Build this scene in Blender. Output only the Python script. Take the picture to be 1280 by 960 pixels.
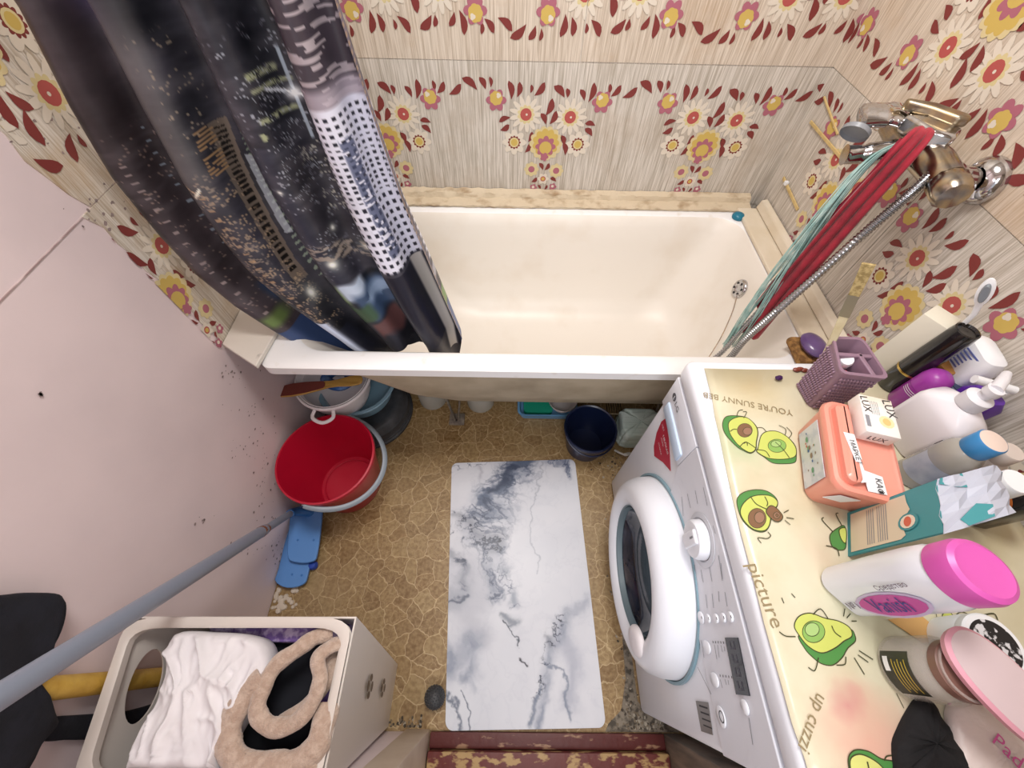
import bpy, bmesh, math, random
import numpy as np
from mathutils import Vector, Matrix, Euler
random.seed(7); np.random.seed(7)
for o in list(bpy.data.objects): bpy.data.objects.remove(o)
S = bpy.context.scene; C = S.collection

# ---------------------------------------------------------------- camera
CP = Vector((0.72747, -1.29364, 1.40806))
RM = Matrix(((0.9998645, -0.01541721, -0.00577031), (0.00979037, 0.83872477, -0.54446754), (0.01323387, 0.54433727, 0.83876206)))
F = 495.383
cam = bpy.data.objects.new('camera', bpy.data.cameras.new('camera')); C.objects.link(cam)
cam.matrix_world = Matrix.Translation(CP) @ RM.to_4x4()
cam.data.sensor_width = 36; cam.data.lens = 36 * F / 1280; cam.data.clip_start = 0.02
S.camera = cam
# ---------------------------------------------------------------- world, lamps, exposure
w = bpy.data.worlds.new('world'); S.world = w; w.use_nodes = True
w.node_tree.nodes['Background'].inputs[0].default_value = (0.90, 0.94, 1.0, 1); w.node_tree.nodes['Background'].inputs[1].default_value = 0.55
def area(name, loc, rot, size, power, col):
    l = bpy.data.lights.new(name, 'AREA'); l.shape = 'DISK'; l.size = size; l.energy = power; l.color = col
    o = bpy.data.objects.new(name, l); C.objects.link(o); o.location = loc; o.rotation_euler = rot; return o
area('ceiling_lamp_light', (0.80, -0.66, 2.30), (0, 0, 0), 0.55, 15, (1.0, 0.965, 0.93))
area('front_fill', (0.76, -1.36, 1.50), (math.radians(20), 0, 0), 0.22, 0.9, (0.93, 0.96, 1.0))  # added frontal fill beside the camera, no such source in the room
area('doorway_fill', (0.85, -2.3, 1.95), (math.radians(62), 0, 0), 0.8, 8, (0.96, 0.97, 1.0))  # added fill from beyond the doorway, no lamp known there
S.view_settings.view_transform = 'Standard'; S.view_settings.look = 'None'; S.view_settings.gamma = 1
S.view_settings.exposure = 0.62

W = 1.58
# ---------------------------------------------------------------- helpers
def lin(h):
    if isinstance(h, str):
        h = [int(h[i:i+2], 16) / 255 for i in (0, 2, 4)]
    return tuple((c / 12.92 if c <= .04045 else ((c + .055) / 1.055) ** 2.4) for c in h) + (1,)
def ray(u, v): return RM @ Vector(((u - 640) / F, -(v - 480) / F, -1))
def Z(u, v, z): d = ray(u, v); return CP + d * ((z - CP.z) / d.z)      # where a sight line meets a level surface
def X(u, v, x): d = ray(u, v); return CP + d * ((x - CP.x) / d.x)      # ... an upright surface facing sideways
def Y(u, v, y): d = ray(u, v); return CP + d * ((y - CP.y) / d.y)
MATS = {}
def mat(name, col, rough=.5, metal=0, spec=.5, var=None, bump=None, alpha=None, trans=0, coat=0, sheen=0, sub=0, emit=None):
    if name in MATS: return MATS[name]
    m = bpy.data.materials.new(name); m.use_nodes = True; nt = m.node_tree; b = nt.nodes['Principled BSDF']
    b.inputs['Base Color'].default_value = lin(col); b.inputs['Roughness'].default_value = rough
    b.inputs['Metallic'].default_value = metal; b.inputs['Specular IOR Level'].default_value = spec
    b.inputs['Transmission Weight'].default_value = trans; b.inputs['Coat Weight'].default_value = coat
    b.inputs['Sheen Weight'].default_value = sheen
    if sub: b.inputs['Subsurface Weight'].default_value = sub; b.inputs['Subsurface Scale'].default_value = .01
    tc = nt.nodes.new('ShaderNodeTexCoord')
    if var:      # (scale or (sx,sy,sz), second colour, low, high)
        mp = nt.nodes.new('ShaderNodeMapping'); n = nt.nodes.new('ShaderNodeTexNoise'); r = nt.nodes.new('ShaderNodeValToRGB')
        sc = var[0] if isinstance(var[0], tuple) else (var[0],) * 3
        mp.inputs['Scale'].default_value = sc; n.inputs['Scale'].default_value = 1; n.inputs['Detail'].default_value = 6
        nt.links.new(tc.outputs['Object'], mp.inputs[0]); nt.links.new(mp.outputs[0], n.inputs[0]); nt.links.new(n.outputs['Fac'], r.inputs[0])
        r.color_ramp.elements[0].position = var[2]; r.color_ramp.elements[0].color = lin(col)
        r.color_ramp.elements[1].position = var[3]; r.color_ramp.elements[1].color = lin(var[1])
        nt.links.new(r.outputs[0], b.inputs['Base Color'])
    if bump:     # (scale, strength, distance)
        n2 = nt.nodes.new('ShaderNodeTexNoise'); bm_ = nt.nodes.new('ShaderNodeBump'); mp2 = nt.nodes.new('ShaderNodeMapping')
        sc = bump[0] if isinstance(bump[0], tuple) else (bump[0],) * 3
        mp2.inputs['Scale'].default_value = sc; n2.inputs['Scale'].default_value = 1; n2.inputs['Detail'].default_value = 4
        nt.links.new(tc.outputs['Object'], mp2.inputs[0]); nt.links.new(mp2.outputs[0], n2.inputs[0])
        bm_.inputs['Strength'].default_value = bump[1]; bm_.inputs['Distance'].default_value = bump[2]
        nt.links.new(n2.outputs['Fac'], bm_.inputs['Height']); nt.links.new(bm_.outputs[0], b.inputs['Normal'])
    if alpha: b.inputs['Alpha'].default_value = alpha
    MATS[name] = m; return m

class G:
    """collects shapes (world coordinates) and links them as one mesh object"""
    def __init__(s): s.v = []; s.f = []; s.m = []; s.sm = []; s.mats = []
    def mi(s, m):
        if m not in s.mats: s.mats.append(m)
        return s.mats.index(m)
    def add(s, vs, fs, m, smooth=False):
        o = len(s.v); s.v += [tuple(p) for p in vs]; k = s.mi(m)
        for f in fs: s.f.append([i + o for i in f]); s.m.append(k); s.sm.append(smooth)
        return s
    def box(s, lo, hi, m, bev=0, seg=2, T=None):
        b = bmesh.new(); bmesh.ops.create_cube(b, size=1)
        for v in b.verts: v.co = Vector([lo[i] + (v.co[i] + .5) * (hi[i] - lo[i]) for i in range(3)])
        if bev: bmesh.ops.bevel(b, geom=b.edges[:] , offset=bev, segments=seg, affect='EDGES', profile=.5)
        b.verts.index_update(); vs = [T @ v.co if T else v.co for v in b.verts]
        s.add(vs, [[v.index for v in f.verts] for f in b.faces], m, bool(bev)); b.free(); return s
    def loft(s, loops, m, closed=True, cap=(False, False), smooth=True):
        n = len(loops[0]); vs = [p for l in loops for p in l]; fs = []
        for i in range(len(loops) - 1):
            for j in range(n if closed else n - 1):
                k = (j + 1) % n; fs.append([i*n + j, i*n + k, (i+1)*n + k, (i+1)*n + j])
        if cap[0]: fs.append(list(range(n))[::-1])
        if cap[1]: fs.append([(len(loops)-1)*n + j for j in range(n)])
        return s.add(vs, fs, m, smooth)
    def lathe(s, prof, m, o=(0,0,0), ax=(0,0,1), seg=40, cap=(False, False), a0=0, a1=360, sq=(1,1), rot=0, smooth=True):
        q = (Matrix.Identity(3) if Vector(ax).normalized().z > .9999 else Vector(ax).normalized().to_track_quat('Z', 'Y').to_matrix()) @ Matrix.Rotation(rot, 3, 'Z'); o = Vector(o); full = abs(a1 - a0) >= 360
        n = seg if full else seg + 1; loops = []
        for r, h in prof:
            loops.append([o + q @ Vector((r*sq[0]*math.cos(math.radians(a0 + (a1-a0)*j/seg)), r*sq[1]*math.sin(math.radians(a0 + (a1-a0)*j/seg)), h)) for j in range(n)])
        return s.loft(loops, m, full, cap, smooth)
    def tube(s, pts, r, m, seg=10, closed=False, caps=True, flat=1.0, up=None):
        P = [Vector(p) for p in pts]; n = len(P); R_ = r if isinstance(r, (list, tuple)) else [r]*n; loops = []; pn = None
        for i in range(n):
            t = (P[(i+1) % n] - P[i-1]) if closed else (P[min(i+1, n-1)] - P[max(i-1, 0)])
            t.normalize()
            if pn is None:
                a = Vector(up) if up else (Vector((0,0,1)) if abs(t.z) < .9 else Vector((1,0,0)))
                pn = (a - t*a.dot(t)).normalized()
            else: pn = (pn - t*pn.dot(t)).normalized()
            b = t.cross(pn)
            loops.append([P[i] + pn*R_[i]*flat*math.cos(6.28319*k/seg) + b*R_[i]*math.sin(6.28319*k/seg) for k in range(seg)])
        if closed: loops.append(loops[0])
        c = caps and not closed
        return s.loft(loops, m, True, (c, c))
    def poly(s, pts, m): return s.add(pts, [list(range(len(pts)))], m)
    def slab(s, pts, d, m, smooth=False):
        """closed outline pushed along vector d"""
        n = len(pts); d = Vector(d); a = [Vector(p) for p in pts]; vs = a + [p + d for p in a]
        fs = [list(range(n))[::-1], [n + i for i in range(n)]] + [[i, (i+1) % n, n + (i+1) % n, n + i] for i in range(n)]
        return s.add(vs, fs, m, smooth)
    def build(s, name, parent=None, kind=None, sub=0, bevel=0, solid=0, auto=True):
        me = bpy.data.meshes.new(name); off = org(parent)
        me.from_pydata([(x-off[0], y-off[1], z-off[2]) for x, y, z in s.v], [], s.f)
        for m in s.mats: me.materials.append(m)
        me.polygons.foreach_set('material_index', s.m); me.polygons.foreach_set('use_smooth', s.sm)
        b = bmesh.new(); b.from_mesh(me)
        if name not in ('floral_print','avocado_print','pattern_lines'): bmesh.ops.recalc_face_normals(b, faces=b.faces)
        b.to_mesh(me); b.free(); me.update()
        if auto:
            try: me.set_sharp_from_angle(angle=math.radians(42))
            except Exception: pass
        o = bpy.data.objects.new(name, me); C.objects.link(o)
        if parent: o.parent = parent
        if kind: o['kind'] = kind
        if solid: q = o.modifiers.new('s', 'SOLIDIFY'); q.thickness = solid; q.offset = 0
        if sub: q = o.modifiers.new('b', 'SUBSURF'); q.levels = q.render_levels = sub
        if bevel: q = o.modifiers.new('v', 'BEVEL'); q.width = bevel; q.segments = 2; q.limit_method = 'ANGLE'
        return o
def org(p):
    v = Vector((0,0,0))
    while p: v += p.location; p = p.parent
    return v
def tag(o, label, cat, group=None, kind=None):
    o['label'] = label; o['category'] = cat
    if group: o['group'] = group
    if kind: o['kind'] = kind
    return o
def thing(name, loc, label, cat, group=None):
    o = bpy.data.objects.new(name, None); C.objects.link(o); o.location = loc; o.empty_display_size = .05
    return tag(o, label, cat, group)
def text(s, size, o, xdir, ydir, m, parent, name='lettering', align='CENTER', squash=1):
    """flat lettering laid on a surface: xdir = reading direction, ydir = up of the letters"""
    cu = bpy.data.curves.new('t', 'FONT'); cu.body = s; cu.size = size; cu.align_x = align; cu.align_y = 'CENTER'; cu.resolution_u = 2
    t = bpy.data.objects.new('t', cu); C.objects.link(t); bpy.context.view_layer.update()
    me = bpy.data.meshes.new_from_object(t.evaluated_get(bpy.context.evaluated_depsgraph_get())); bpy.data.objects.remove(t)
    x = Vector(xdir).normalized(); y = Vector(ydir); y = (y - x*y.dot(x)).normalized(); z = x.cross(y); off = org(parent); o = Vector(o) + z*.0004
    for v in me.vertices: v.co = o + x*v.co.x*squash + y*v.co.y - off
    me.materials.clear(); me.materials.append(m); ob = bpy.data.objects.new(name, me); C.objects.link(ob); ob.parent = parent; return ob
def smooth_loop(P, k=6, closed=True):
    P = [Vector(p) for p in P]; n = len(P); out = []
    for i in range(n if closed else n-1):
        a, b, c, d = (P[(i+j) % n] if closed else P[min(max(i+j, 0), n-1)] for j in (-1, 0, 1, 2))
        for t in range(k):
            t /= k; out.append(.5*((2*b) + (c-a)*t + (2*a-5*b+4*c-d)*t*t + (3*b-a-3*c+d)*t**3))
    if not closed: out.append(P[-1])
    return out
def rrect(x0, x1, y0, y1, r, z, k=6):
    out = []
    for cx, cy, a in ((x1-r, y1-r, 0), (x0+r, y1-r, 90), (x0+r, y0+r, 180), (x1-r, y0+r, 270)):
        for i in range(k+1):
            t = math.radians(a + 90*i/k); out.append(Vector((cx + r*math.cos(t), cy + r*math.sin(t), z)))
    return out
ease = lambda t: t*t*(3-2*t)
def interp(x, xs, ys): return float(np.interp(x, xs, ys))

# ---------------------------------------------------------------- common materials
chrome = mat('chrome', 'c9c9cc', .12, 1, var=(60, 'a79c8e', .5, .8))
worn_chrome = mat('worn_chrome', 'b5a488', .22, 1, var=(45, '8d8b8c', .4, .65))
white_pl = mat('white_plastic', 'eef0f4', .35)
offwhite = mat('offwhite_plastic', 'e4e1dc', .4)
black = mat('black_plastic', '17161a', .35)
dark_ink = mat('dark_ink', '2b2a2e', .6)
grey_ink = mat('grey_ink', '8c8d95', .6)

# ================================================================ SETTING
# ---- floor: printed crazy-paving linoleum
def floor_mat():
    m = bpy.data.materials.new('linoleum'); m.use_nodes = True; nt = m.node_tree; N = nt.nodes; L = nt.links; b = N['Principled BSDF']
    tc = N.new('ShaderNodeTexCoord')
    nz = N.new('ShaderNodeTexNoise'); nz.inputs['Scale'].default_value = 22; nz.inputs['Detail'].default_value = 3
    L.new(tc.outputs['Object'], nz.inputs[0])
    mx = N.new('ShaderNodeMix'); mx.data_type = 'VECTOR'; mx.inputs[0].default_value = .040
    L.new(tc.outputs['Object'], mx.inputs[4]); L.new(nz.outputs['Color'], mx.inputs[5])
    def voro(scale, feat):
        v = N.new('ShaderNodeTexVoronoi'); v.feature = feat; v.inputs['Scale'].default_value = scale; v.voronoi_dimensions = '2D'; L.new(mx.outputs[1], v.inputs['Vector']); return v
    e1 = voro(20, 'DISTANCE_TO_EDGE'); c1 = voro(20, 'F1'); e2 = voro(47, 'DISTANCE_TO_EDGE')
    def ramp(src, pts):
        r = N.new('ShaderNodeValToRGB'); L.new(src, r.inputs[0]); r.color_ramp.elements[0].position = pts[0][0]; r.color_ramp.elements[0].color = lin(pts[0][1])
        r.color_ramp.elements[1].position = pts[-1][0]; r.color_ramp.elements[1].color = lin(pts[-1][1])
        for p, c in pts[1:-1]: e = r.color_ramp.elements.new(p); e.color = lin(c)
        return r
    sep = N.new('ShaderNodeSeparateColor'); L.new(c1.outputs['Color'], sep.inputs[0])
    cells = ramp(sep.outputs[0], [(0, '7b5a2d'), (.3, '8e6c3d'), (.6, 'a28658'), (1, '917041')])
    n2 = N.new('ShaderNodeTexNoise'); n2.inputs['Scale'].default_value = 95; n2.inputs['Detail'].default_value = 5; L.new(tc.outputs['Object'], n2.inputs[0])
    mot = ramp(n2.outputs['Fac'], [(.35, '6f5433'), (.7, 'b0996f')])
    a = N.new('ShaderNodeMix'); a.data_type = 'RGBA'; a.inputs[0].default_value = .5; L.new(cells.outputs[0], a.inputs[6]); L.new(mot.outputs[0], a.inputs[7])
    l1 = ramp(e1.outputs['Distance'], [(.008, 'f0f0f0'), (.035, '000000')])
    l2 = ramp(e2.outputs['Distance'], [(.015, '9a9a9a'), (.06, '000000')])
    g = N.new('ShaderNodeMath'); g.operation = 'GREATER_THAN'; g.inputs[1].default_value = .38; L.new(sep.outputs[1], g.inputs[0])
    g2 = N.new('ShaderNodeMath'); g2.operation = 'MULTIPLY'; L.new(g.outputs[0], g2.inputs[0]); L.new(l2.outputs[0], g2.inputs[1])
    g3 = N.new('ShaderNodeMath'); g3.operation = 'MAXIMUM'; L.new(l1.outputs[0], g3.inputs[0]); L.new(g2.outputs[0], g3.inputs[1])
    g4 = N.new('ShaderNodeMath'); g4.operation = 'MULTIPLY'; g4.inputs[1].default_value = .60; L.new(g3.outputs[0], g4.inputs[0])
    c = N.new('ShaderNodeMix'); c.data_type = 'RGBA'; L.new(g4.outputs[0], c.inputs[0]); L.new(a.outputs[2], c.inputs[6]); c.inputs[7].default_value = lin('d6bd92')
    # worn paler / brown patches
    n3 = N.new('ShaderNodeTexNoise'); n3.inputs['Scale'].default_value = 3.2; n3.inputs['Detail'].default_value = 4; L.new(tc.outputs['Object'], n3.inputs[0])
    wr = ramp(n3.outputs['Fac'], [(.42, '000000'), (.68, '8a8a8a')])
    d = N.new('ShaderNodeMix'); d.data_type = 'RGBA'; L.new(wr.outputs[0], d.inputs[0]); L.new(c.outputs[2], d.inputs[6]); d.inputs[7].default_value = lin('ab9877')
    L.new(d.outputs[2], b.inputs['Base Color']); b.inputs['Roughness'].default_value = .42
    bp = N.new('ShaderNodeBump'); bp.inputs['Strength'].default_value = .25; bp.inputs['Distance'].default_value = .001; L.new(g3.outputs[0], bp.inputs['Height']); L.new(bp.outputs[0], b.inputs['Normal'])
    return m
lino = floor_mat()
G().box((-.1, -3.0, -.06), (W+.1, .1, -.001), lino).build('floor', kind='structure')
fl = [o for o in C.objects if o.name == 'floor'][0]
G().slab([(.004, -1.497, 0), (W-.004, -1.497, 0), (W-.004, -.706, 0), (1.0, -.712, 0), (.45, -.70, 0), (.004, -.69, 0)], (0, 0, .002), lino).build('linoleum_sheet', fl)

G().slab([(1.00, -1.496, 0), (1.20, -1.496, 0), (1.19, -1.47, 0), (1.12, -1.455, 0), (1.098, -1.43, 0), (1.098, -.95, 0), (1.085, -1.1, 0), (1.072, -1.38, 0), (1.05, -1.45, 0), (1.01, -1.48, 0)], (0, 0, .0028), mat('bare_concrete', '857b6c', .85, var=(70, '4d463d', .45, .62), bump=(60, .6, .004))).build('bare_patch', fl)

def wall_mat(name, c1, c2, stain, grain=(330, 330, 9)):
    m = bpy.data.materials.new(name); m.use_nodes = True; nt = m.node_tree; N = nt.nodes; L = nt.links; b = N['Principled BSDF']
    tc = N.new('ShaderNodeTexCoord'); mp = N.new('ShaderNodeMapping'); mp.inputs['Scale'].default_value = grain; L.new(tc.outputs['Object'], mp.inputs[0])
    n = N.new('ShaderNodeTexNoise'); n.inputs['Scale'].default_value = 1; n.inputs['Detail'].default_value = 5; n.inputs['Distortion'].default_value = .6; L.new(mp.outputs[0], n.inputs[0])
    r = N.new('ShaderNodeValToRGB'); r.color_ramp.elements[0].position = .36; r.color_ramp.elements[1].position = .62
    r.color_ramp.elements[0].color = lin(c2); r.color_ramp.elements[1].color = lin(c1); L.new(n.outputs['Fac'], r.inputs[0])
    n2 = N.new('ShaderNodeTexNoise'); n2.inputs['Scale'].default_value = 4.5; n2.inputs['Detail'].default_value = 8; n2.inputs['Roughness'].default_value = .65; L.new(tc.outputs['Object'], n2.inputs[0])
    r2 = N.new('ShaderNodeValToRGB'); r2.color_ramp.elements[0].position = .5; r2.color_ramp.elements[1].position = .78; r2.color_ramp.elements[1].color = (.75, .75, .75, 1); L.new(n2.outputs['Fac'], r2.inputs[0])
    x = N.new('ShaderNodeMix'); x.data_type = 'RGBA'; L.new(r2.outputs[0], x.inputs[0]); L.new(r.outputs[0], x.inputs[6]); x.inputs[7].default_value = lin(stain)
    L.new(x.outputs[2], b.inputs['Base Color']); b.inputs['Roughness'].default_value = .62; b.inputs['Specular IOR Level'].default_value = .3
    bp = N.new('ShaderNodeBump'); bp.inputs['Strength'].default_value = .2; bp.inputs['Distance'].default_value = .002; L.new(n2.outputs['Fac'], bp.inputs['Height']); L.new(bp.outputs[0], b.inputs['Normal'])
    return m
paper_low = wall_mat('wallpaper_lower', 'dad3ca', 'aea598', 'ad9a84')
paper_up = wall_mat('wallpaper_upper', 'ddd1c2', 'b8a896', 'b99873')
pink = mat('pink_paint', 'ead9da', .5, var=(3.5, 'deced0', .45, .75), bump=(14, .25, .004))
mildew = mat('mildew', '7d6f6c', .8, var=(60, '9c8a88', .4, .6))
plaster = mat('ceiling_paint', 'e6dfd8', .8)
# print colours
PR = {k: mat('print_' + k, v, .6, spec=.3) for k, v in dict(maroon='7f3835', rose='ad6878', red='b45753', yellow='cdb160', paleyellow='d8c998', white='ded4c5', halo='d6c698').items()}

def leaf(a, b, ang, L_, wd):
    pts = []
    for s_, rg in ((1, range(0, 7)), (-1, range(5, 0, -1))):
        for i in rg:
            t = i/6; wv = wd*math.sin(math.pi*min(1, t)**.75)*s_; pts.append(((t-.5)*L_, wv*.5 + .12*L_*math.sin(t*3.14)))
    c_, s2 = math.cos(ang), math.sin(ang)
    return [(a + x*c_ - y*s2, b + x*s2 + y*c_) for x, y in pts]
def disc(a, b, r, n=14, pet=0, dep=.3, ph=0):
    out = []; k = n if not pet else pet*6
    for i in range(k):
        t = 6.28319*i/k; rr = r*(1 - dep + dep*abs(math.cos(pet*t/2 + ph))) if pet else r
        out.append((a + rr*math.cos(t), b + rr*math.sin(t)))
    return out
def motif():
    """polygons (layer, colour, points) of one garland; a across, b up, metres, centre at leaf arch"""
    q = []; sx, sy = .00080, .000835
    def A(x, y=None): return (x-(834-.1*(max(y if y is not None else CY[0], 330)-390)))*.00079
    CY = [330]
    B = lambda y: (320-y)*sy
    def lf(x, y, ang, l, wd=18): CY[0] = y; q.append((4, 'maroon', leaf(A(x), B(y), math.radians(ang), l*sx, wd*sx)))
    for x, y, an, l, wd in ((555,325,-35,62,24),(600,322,-60,42,20),(627,318,-85,32,13),(695,340,-80,58,22),(725,338,-100,48,20),(770,335,-95,26,12),(800,335,-130,54,22),(870,342,-40,54,24),(898,345,-80,30,16),(952,350,-60,40,18),(983,342,-100,62,22),(1045,332,-90,34,14),(1070,336,-130,46,20),(1120,340,-145,56,22)): lf(x, y, an, l, wd)
    for x, y, an, l, wd in ((833,388,-110,60,24),(812,425,-60,44,20),(848,420,-115,50,22),(668,430,20,46,18),(665,455,-150,40,20),(988,440,-10,40,18),(984,466,-40,42,20),(760,485,-110,40,18),(750,522,-120,46,20),(886,495,-70,40,20),(893,525,-75,50,20),(800,592,-60,34,16),(824,592,-120,34,16),(770,645,-140,30,16),(850,643,-30,30,16),(790,675,-60,24,10),(818,675,-120,24,10)): lf(x, y, an, l, wd)
    for x, y in ((748,412),(912,418)):
        CY[0] = y
        q.append((1, 'white', disc(A(x), B(y), 62*sx, pet=13, dep=.46))); q.append((2, 'paleyellow', disc(A(x), B(y), 32*sx, pet=11, dep=.2)))
        q.append((3, 'red', disc(A(x), B(y), 21*sx))); q.append((4, 'white', disc(A(x)+.002, B(y), 4*sx, 8)))
    for x, y, s_ in ((643,370,-1),(1025,370,1)):
        CY[0] = y
        q.append((2, 'rose', disc(A(x), B(y), 37*sx, pet=6, dep=.32))); q.append((3, 'yellow', disc(A(x), B(y-6), 23*sx, pet=7, dep=.1))); q.append((4, 'white', disc(A(x-s_*9), B(y-14), 9*sx, pet=3)))
    for x, y in ((697,505),(945,508)):
        CY[0] = y
        q.append((1, 'white', disc(A(x), B(y), 47*sx, pet=8, dep=.32))); q.append((2, 'maroon', disc(A(x), B(y), 25*sx, pet=12, dep=.22)))
        q.append((3, 'paleyellow', disc(A(x), B(y), 18*sx))); q.append((4, 'yellow', disc(A(x), B(y), 13*sx)))
    CY[0] = 508
    q.append((1, 'halo', disc(A(820), B(508), 64*sx, pet=14, dep=.12))); q.append((2, 'yellow', disc(A(820), B(505), 52*sx, pet=11, dep=.15)))
    q.append((3, 'rose', disc(A(820), B(518), 40*sx, pet=8, dep=.28))); q.append((4, 'yellow', disc(A(820), B(522), 24*sx))); q.append((5, 'rose', disc(A(818), B(555), 17*sx, pet=5)))
    for x, y in ((760,603),(862,607)):
        CY[0] = y
        q.append((1, 'halo', disc(A(x), B(y), 30*sx, pet=8, dep=.2))); q.append((2, 'paleyellow', disc(A(x), B(y), 20*sx, pet=8, dep=.2))); q.append((3, 'rose', disc(A(x), B(y), 13*sx)))
    CY[0] = 640
    q.append((1, 'white', disc(A(807), B(640), 24*sx, pet=6))); q.append((3, 'red', disc(A(807), B(640), 11*sx))); q.append((4, 'yellow', disc(A(807), B(640), 7*sx)))
    for x, y in ((765,677),(848,672),(803,697)):
        CY[0] = y; q.append((2, 'rose', disc(A(x), B(y), 16*sx, pet=5))); q.append((3, 'white', disc(A(x)-.001, B(y)+.002, 6*sx, 8)))
    return q
MOT = motif()
def garlands(fn, centres, z_leaf, mir, lim, parent):
    """fn(a, b, d): along wall, height, distance from wall -> world; clipped to lim=(a0,a1,b0,b1)"""
    g = G()
    for cx in centres:
        for qi, (lay, col, pts) in enumerate(MOT):
            pp = [(cx + a, z_leaf + (-b if mir else b)) for a, b in pts]
            cl = [(min(max(a, lim[0]), lim[1]), min(max(b, lim[2]), lim[3])) for a, b in pp]
            ar = abs(sum(cl[i-1][0]*cl[i][1] - cl[i][0]*cl[i-1][1] for i in range(len(cl))))
            if ar < 4e-6: continue
            g.poly([fn(a, b, .0025 + lay*.00012 + qi*.000012) for a, b in cl], PR[col])
    return g.build('floral_print', parent)
def sheet(fn, pts, m, parent, t=.002):
    n = len(pts); g = G()
    vs = [fn(a, b, t) for a, b in pts] + [fn(a, b, .0) for a, b in pts]
    g.add(vs, [list(range(n)), [n+i for i in range(n)][::-1]] + [[i, (i+1) % n, n+(i+1) % n, n+i] for i in range(n)], m)
    return g.build('wallpaper_sheet', parent)
ZS = .992
# back wall
wb = G().box((-.1, 0, 0), (W+.1, .1, 2.4), paper_low).build('wall_back', kind='structure')
fb = lambda a, b, d: (a, -d, b)
for (a0, a1, b0, b1, m, ce, mir, zl) in ((.002, 1.578, .60, ZS-.001, paper_low, (-.149, .340, .829, 1.318, 1.807), False, .943), (.002, .90, ZS+.001, 1.36, paper_up, (-.007, .480, .96), True, 1.050), (.902, 1.578, ZS+.002, 1.36, paper_up, (.96, 1.447), True, 1.050)):
    sh = sheet(fb, [(a0, b0), (a1, b0), (a1, b1), (a0, b1)], m, wb); garlands(fb, ce, zl, mir, (a0, a1, b0, b1), sh)
# right wall
wr = G().box((W, -3.0, 0), (W+.1, 0, 2.4), paper_low).build('wall_right', kind='structure')
frr = lambda a, b, d: (W-d, -a, b)
for (a0, a1, b0, b1, m, ce, mir, zl) in ((.002, .50, .60, ZS-.001, paper_low, (-.20, .287), False, .943), (.502, 1.49, .60, ZS-.001, paper_low, (.678, 1.165), False, .943), (.002, .76, ZS+.001, 1.36, paper_up, (-.113, .374, .861), True, 1.050), (.762, 1.49, ZS+.001, 1.36, paper_up, (.861, 1.348), True, 1.050)):
    sh = sheet(frr, [(a0, b0), (a1, b0), (a1, b1), (a0, b1)], m, wr); garlands(frr, ce, zl, mir, (a0, a1, b0, b1), sh)
# left wall, pink oil paint with the wallpaper strip by the tub
wl = G().box((-.1, -3.0, 0), (0, 0, 2.4), pink).build('wall_left', kind='structure')
fl_ = lambda a, b, d: (d, -a, b)
paper_left = wall_mat('wallpaper_left', 'e0d9cf', 'b9ab98', 'b48a48')
for (b0, b1, m, ce, mir, zl) in ((.60, ZS-.001, paper_left, (.19, .680), False, .943), (ZS+.001, 1.36, paper_left, (.16, .65), True, 1.050)):
    ed = [(.002, b0), (.674, b0)] + [(.668 + .03*(b0 + (b1-b0)*i/12 - .6)/.5 + random.uniform(-.007, .007), b0 + (b1-b0)*i/12) for i in range(1, 12)] + [(.70, b1), (.002, b1)]
    sh = sheet(fl_, ed, m, wl); garlands(fl_, ce, zl, mir, (.002, .69, b0, b1), sh)
G().box((.0002, -1.49, ZS-.0030), (.0016, -.70, ZS-.0015), mat('ridge_shade', 'a8908f', .7, var=(30, 'd2bebf', .45, .65))).build('paint_ridge', wl)
# dirt and mould flecks on the pink paint
g = G()
for (u, v, su, sv, n) in ((205,225,28,30,26),(250,150,20,20,0),(320,520,22,30,26),(290,470,12,14,14),(330,600,16,50,34),(300,560,14,12,12),(255,650,8,8,7),(320,680,26,16,16),(50,495,9,4,4),(230,420,10,8,0),(345,690,8,28,22),(120,265,30,20,18),(60,160,40,24,16)):
    for _ in range(n):
        p = X(u + random.gauss(0, su*.6), v + random.gauss(0, sv*.6), 0); r = random.uniform(.001, .0045)
        if p.z < .005 or p.y < -1.48: continue
        k = random.randint(5, 7); el = random.uniform(.4, 1)
        g.poly([(.0026, p.y + r*math.cos(6.283*i/k)*random.uniform(.6, 1.2), p.z + r*el*math.sin(6.283*i/k)*random.uniform(.6, 1.2)) for i in range(k)], mildew)
g.build('mould_flecks', wl, kind='stuff')
# ceiling, front walls, doorway
G().box((-.1, -3.0, 2.4), (W+.1, .1, 2.5), plaster).build('ceiling', kind='structure')
grey_wood = mat('bare_greyish_wood', '8a7a6a', .7, var=((20, 60, 8), '5f554c', .4, .7))
beige_jamb = mat('beige_paint', 'dccbb8', .5, var=(12, 'cbb7a3', .4, .8))
wf = G().box((0, -1.60, 0), (.46, -1.50, 2.4), pink).box((1.20, -1.60, 0), (W, -1.50, 2.4), grey_wood).box((.46, -1.60, 1.98), (1.20, -1.50, 2.4), pink).build('wall_front', kind='structure')
G().box((.462, -1.64, .0), (.528, -1.494, 1.98), beige_jamb, .004).build('trim_1', kind='structure')
G().box((1.155, -1.64, .0), (1.20, -1.498, 1.98), grey_wood, .004).build('trim_2', kind='structure')
redboard = mat('worn_red_paint', '56221f', .5, var=((22, 60, 60), '97745a', .6, .66), bump=(60, .4, .003))
redboard2 = mat('flaking_red_paint', '632b27', .5, var=((24, 50, 50), 'a98a5c', .5, .56), bump=(50, .5, .004))
th = G().box((.53, -1.532, 0), (1.155, -1.498, .014), redboard, .003).build('trim_4', kind='structure')
G().box((.53, -1.575, 0), (1.155, -1.5335, .034), redboard2, .004).build('board', th)
G().box((.53, -1.62, 0), (1.155, -1.5765, .048), redboard2, .004).build('board', th)

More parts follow.
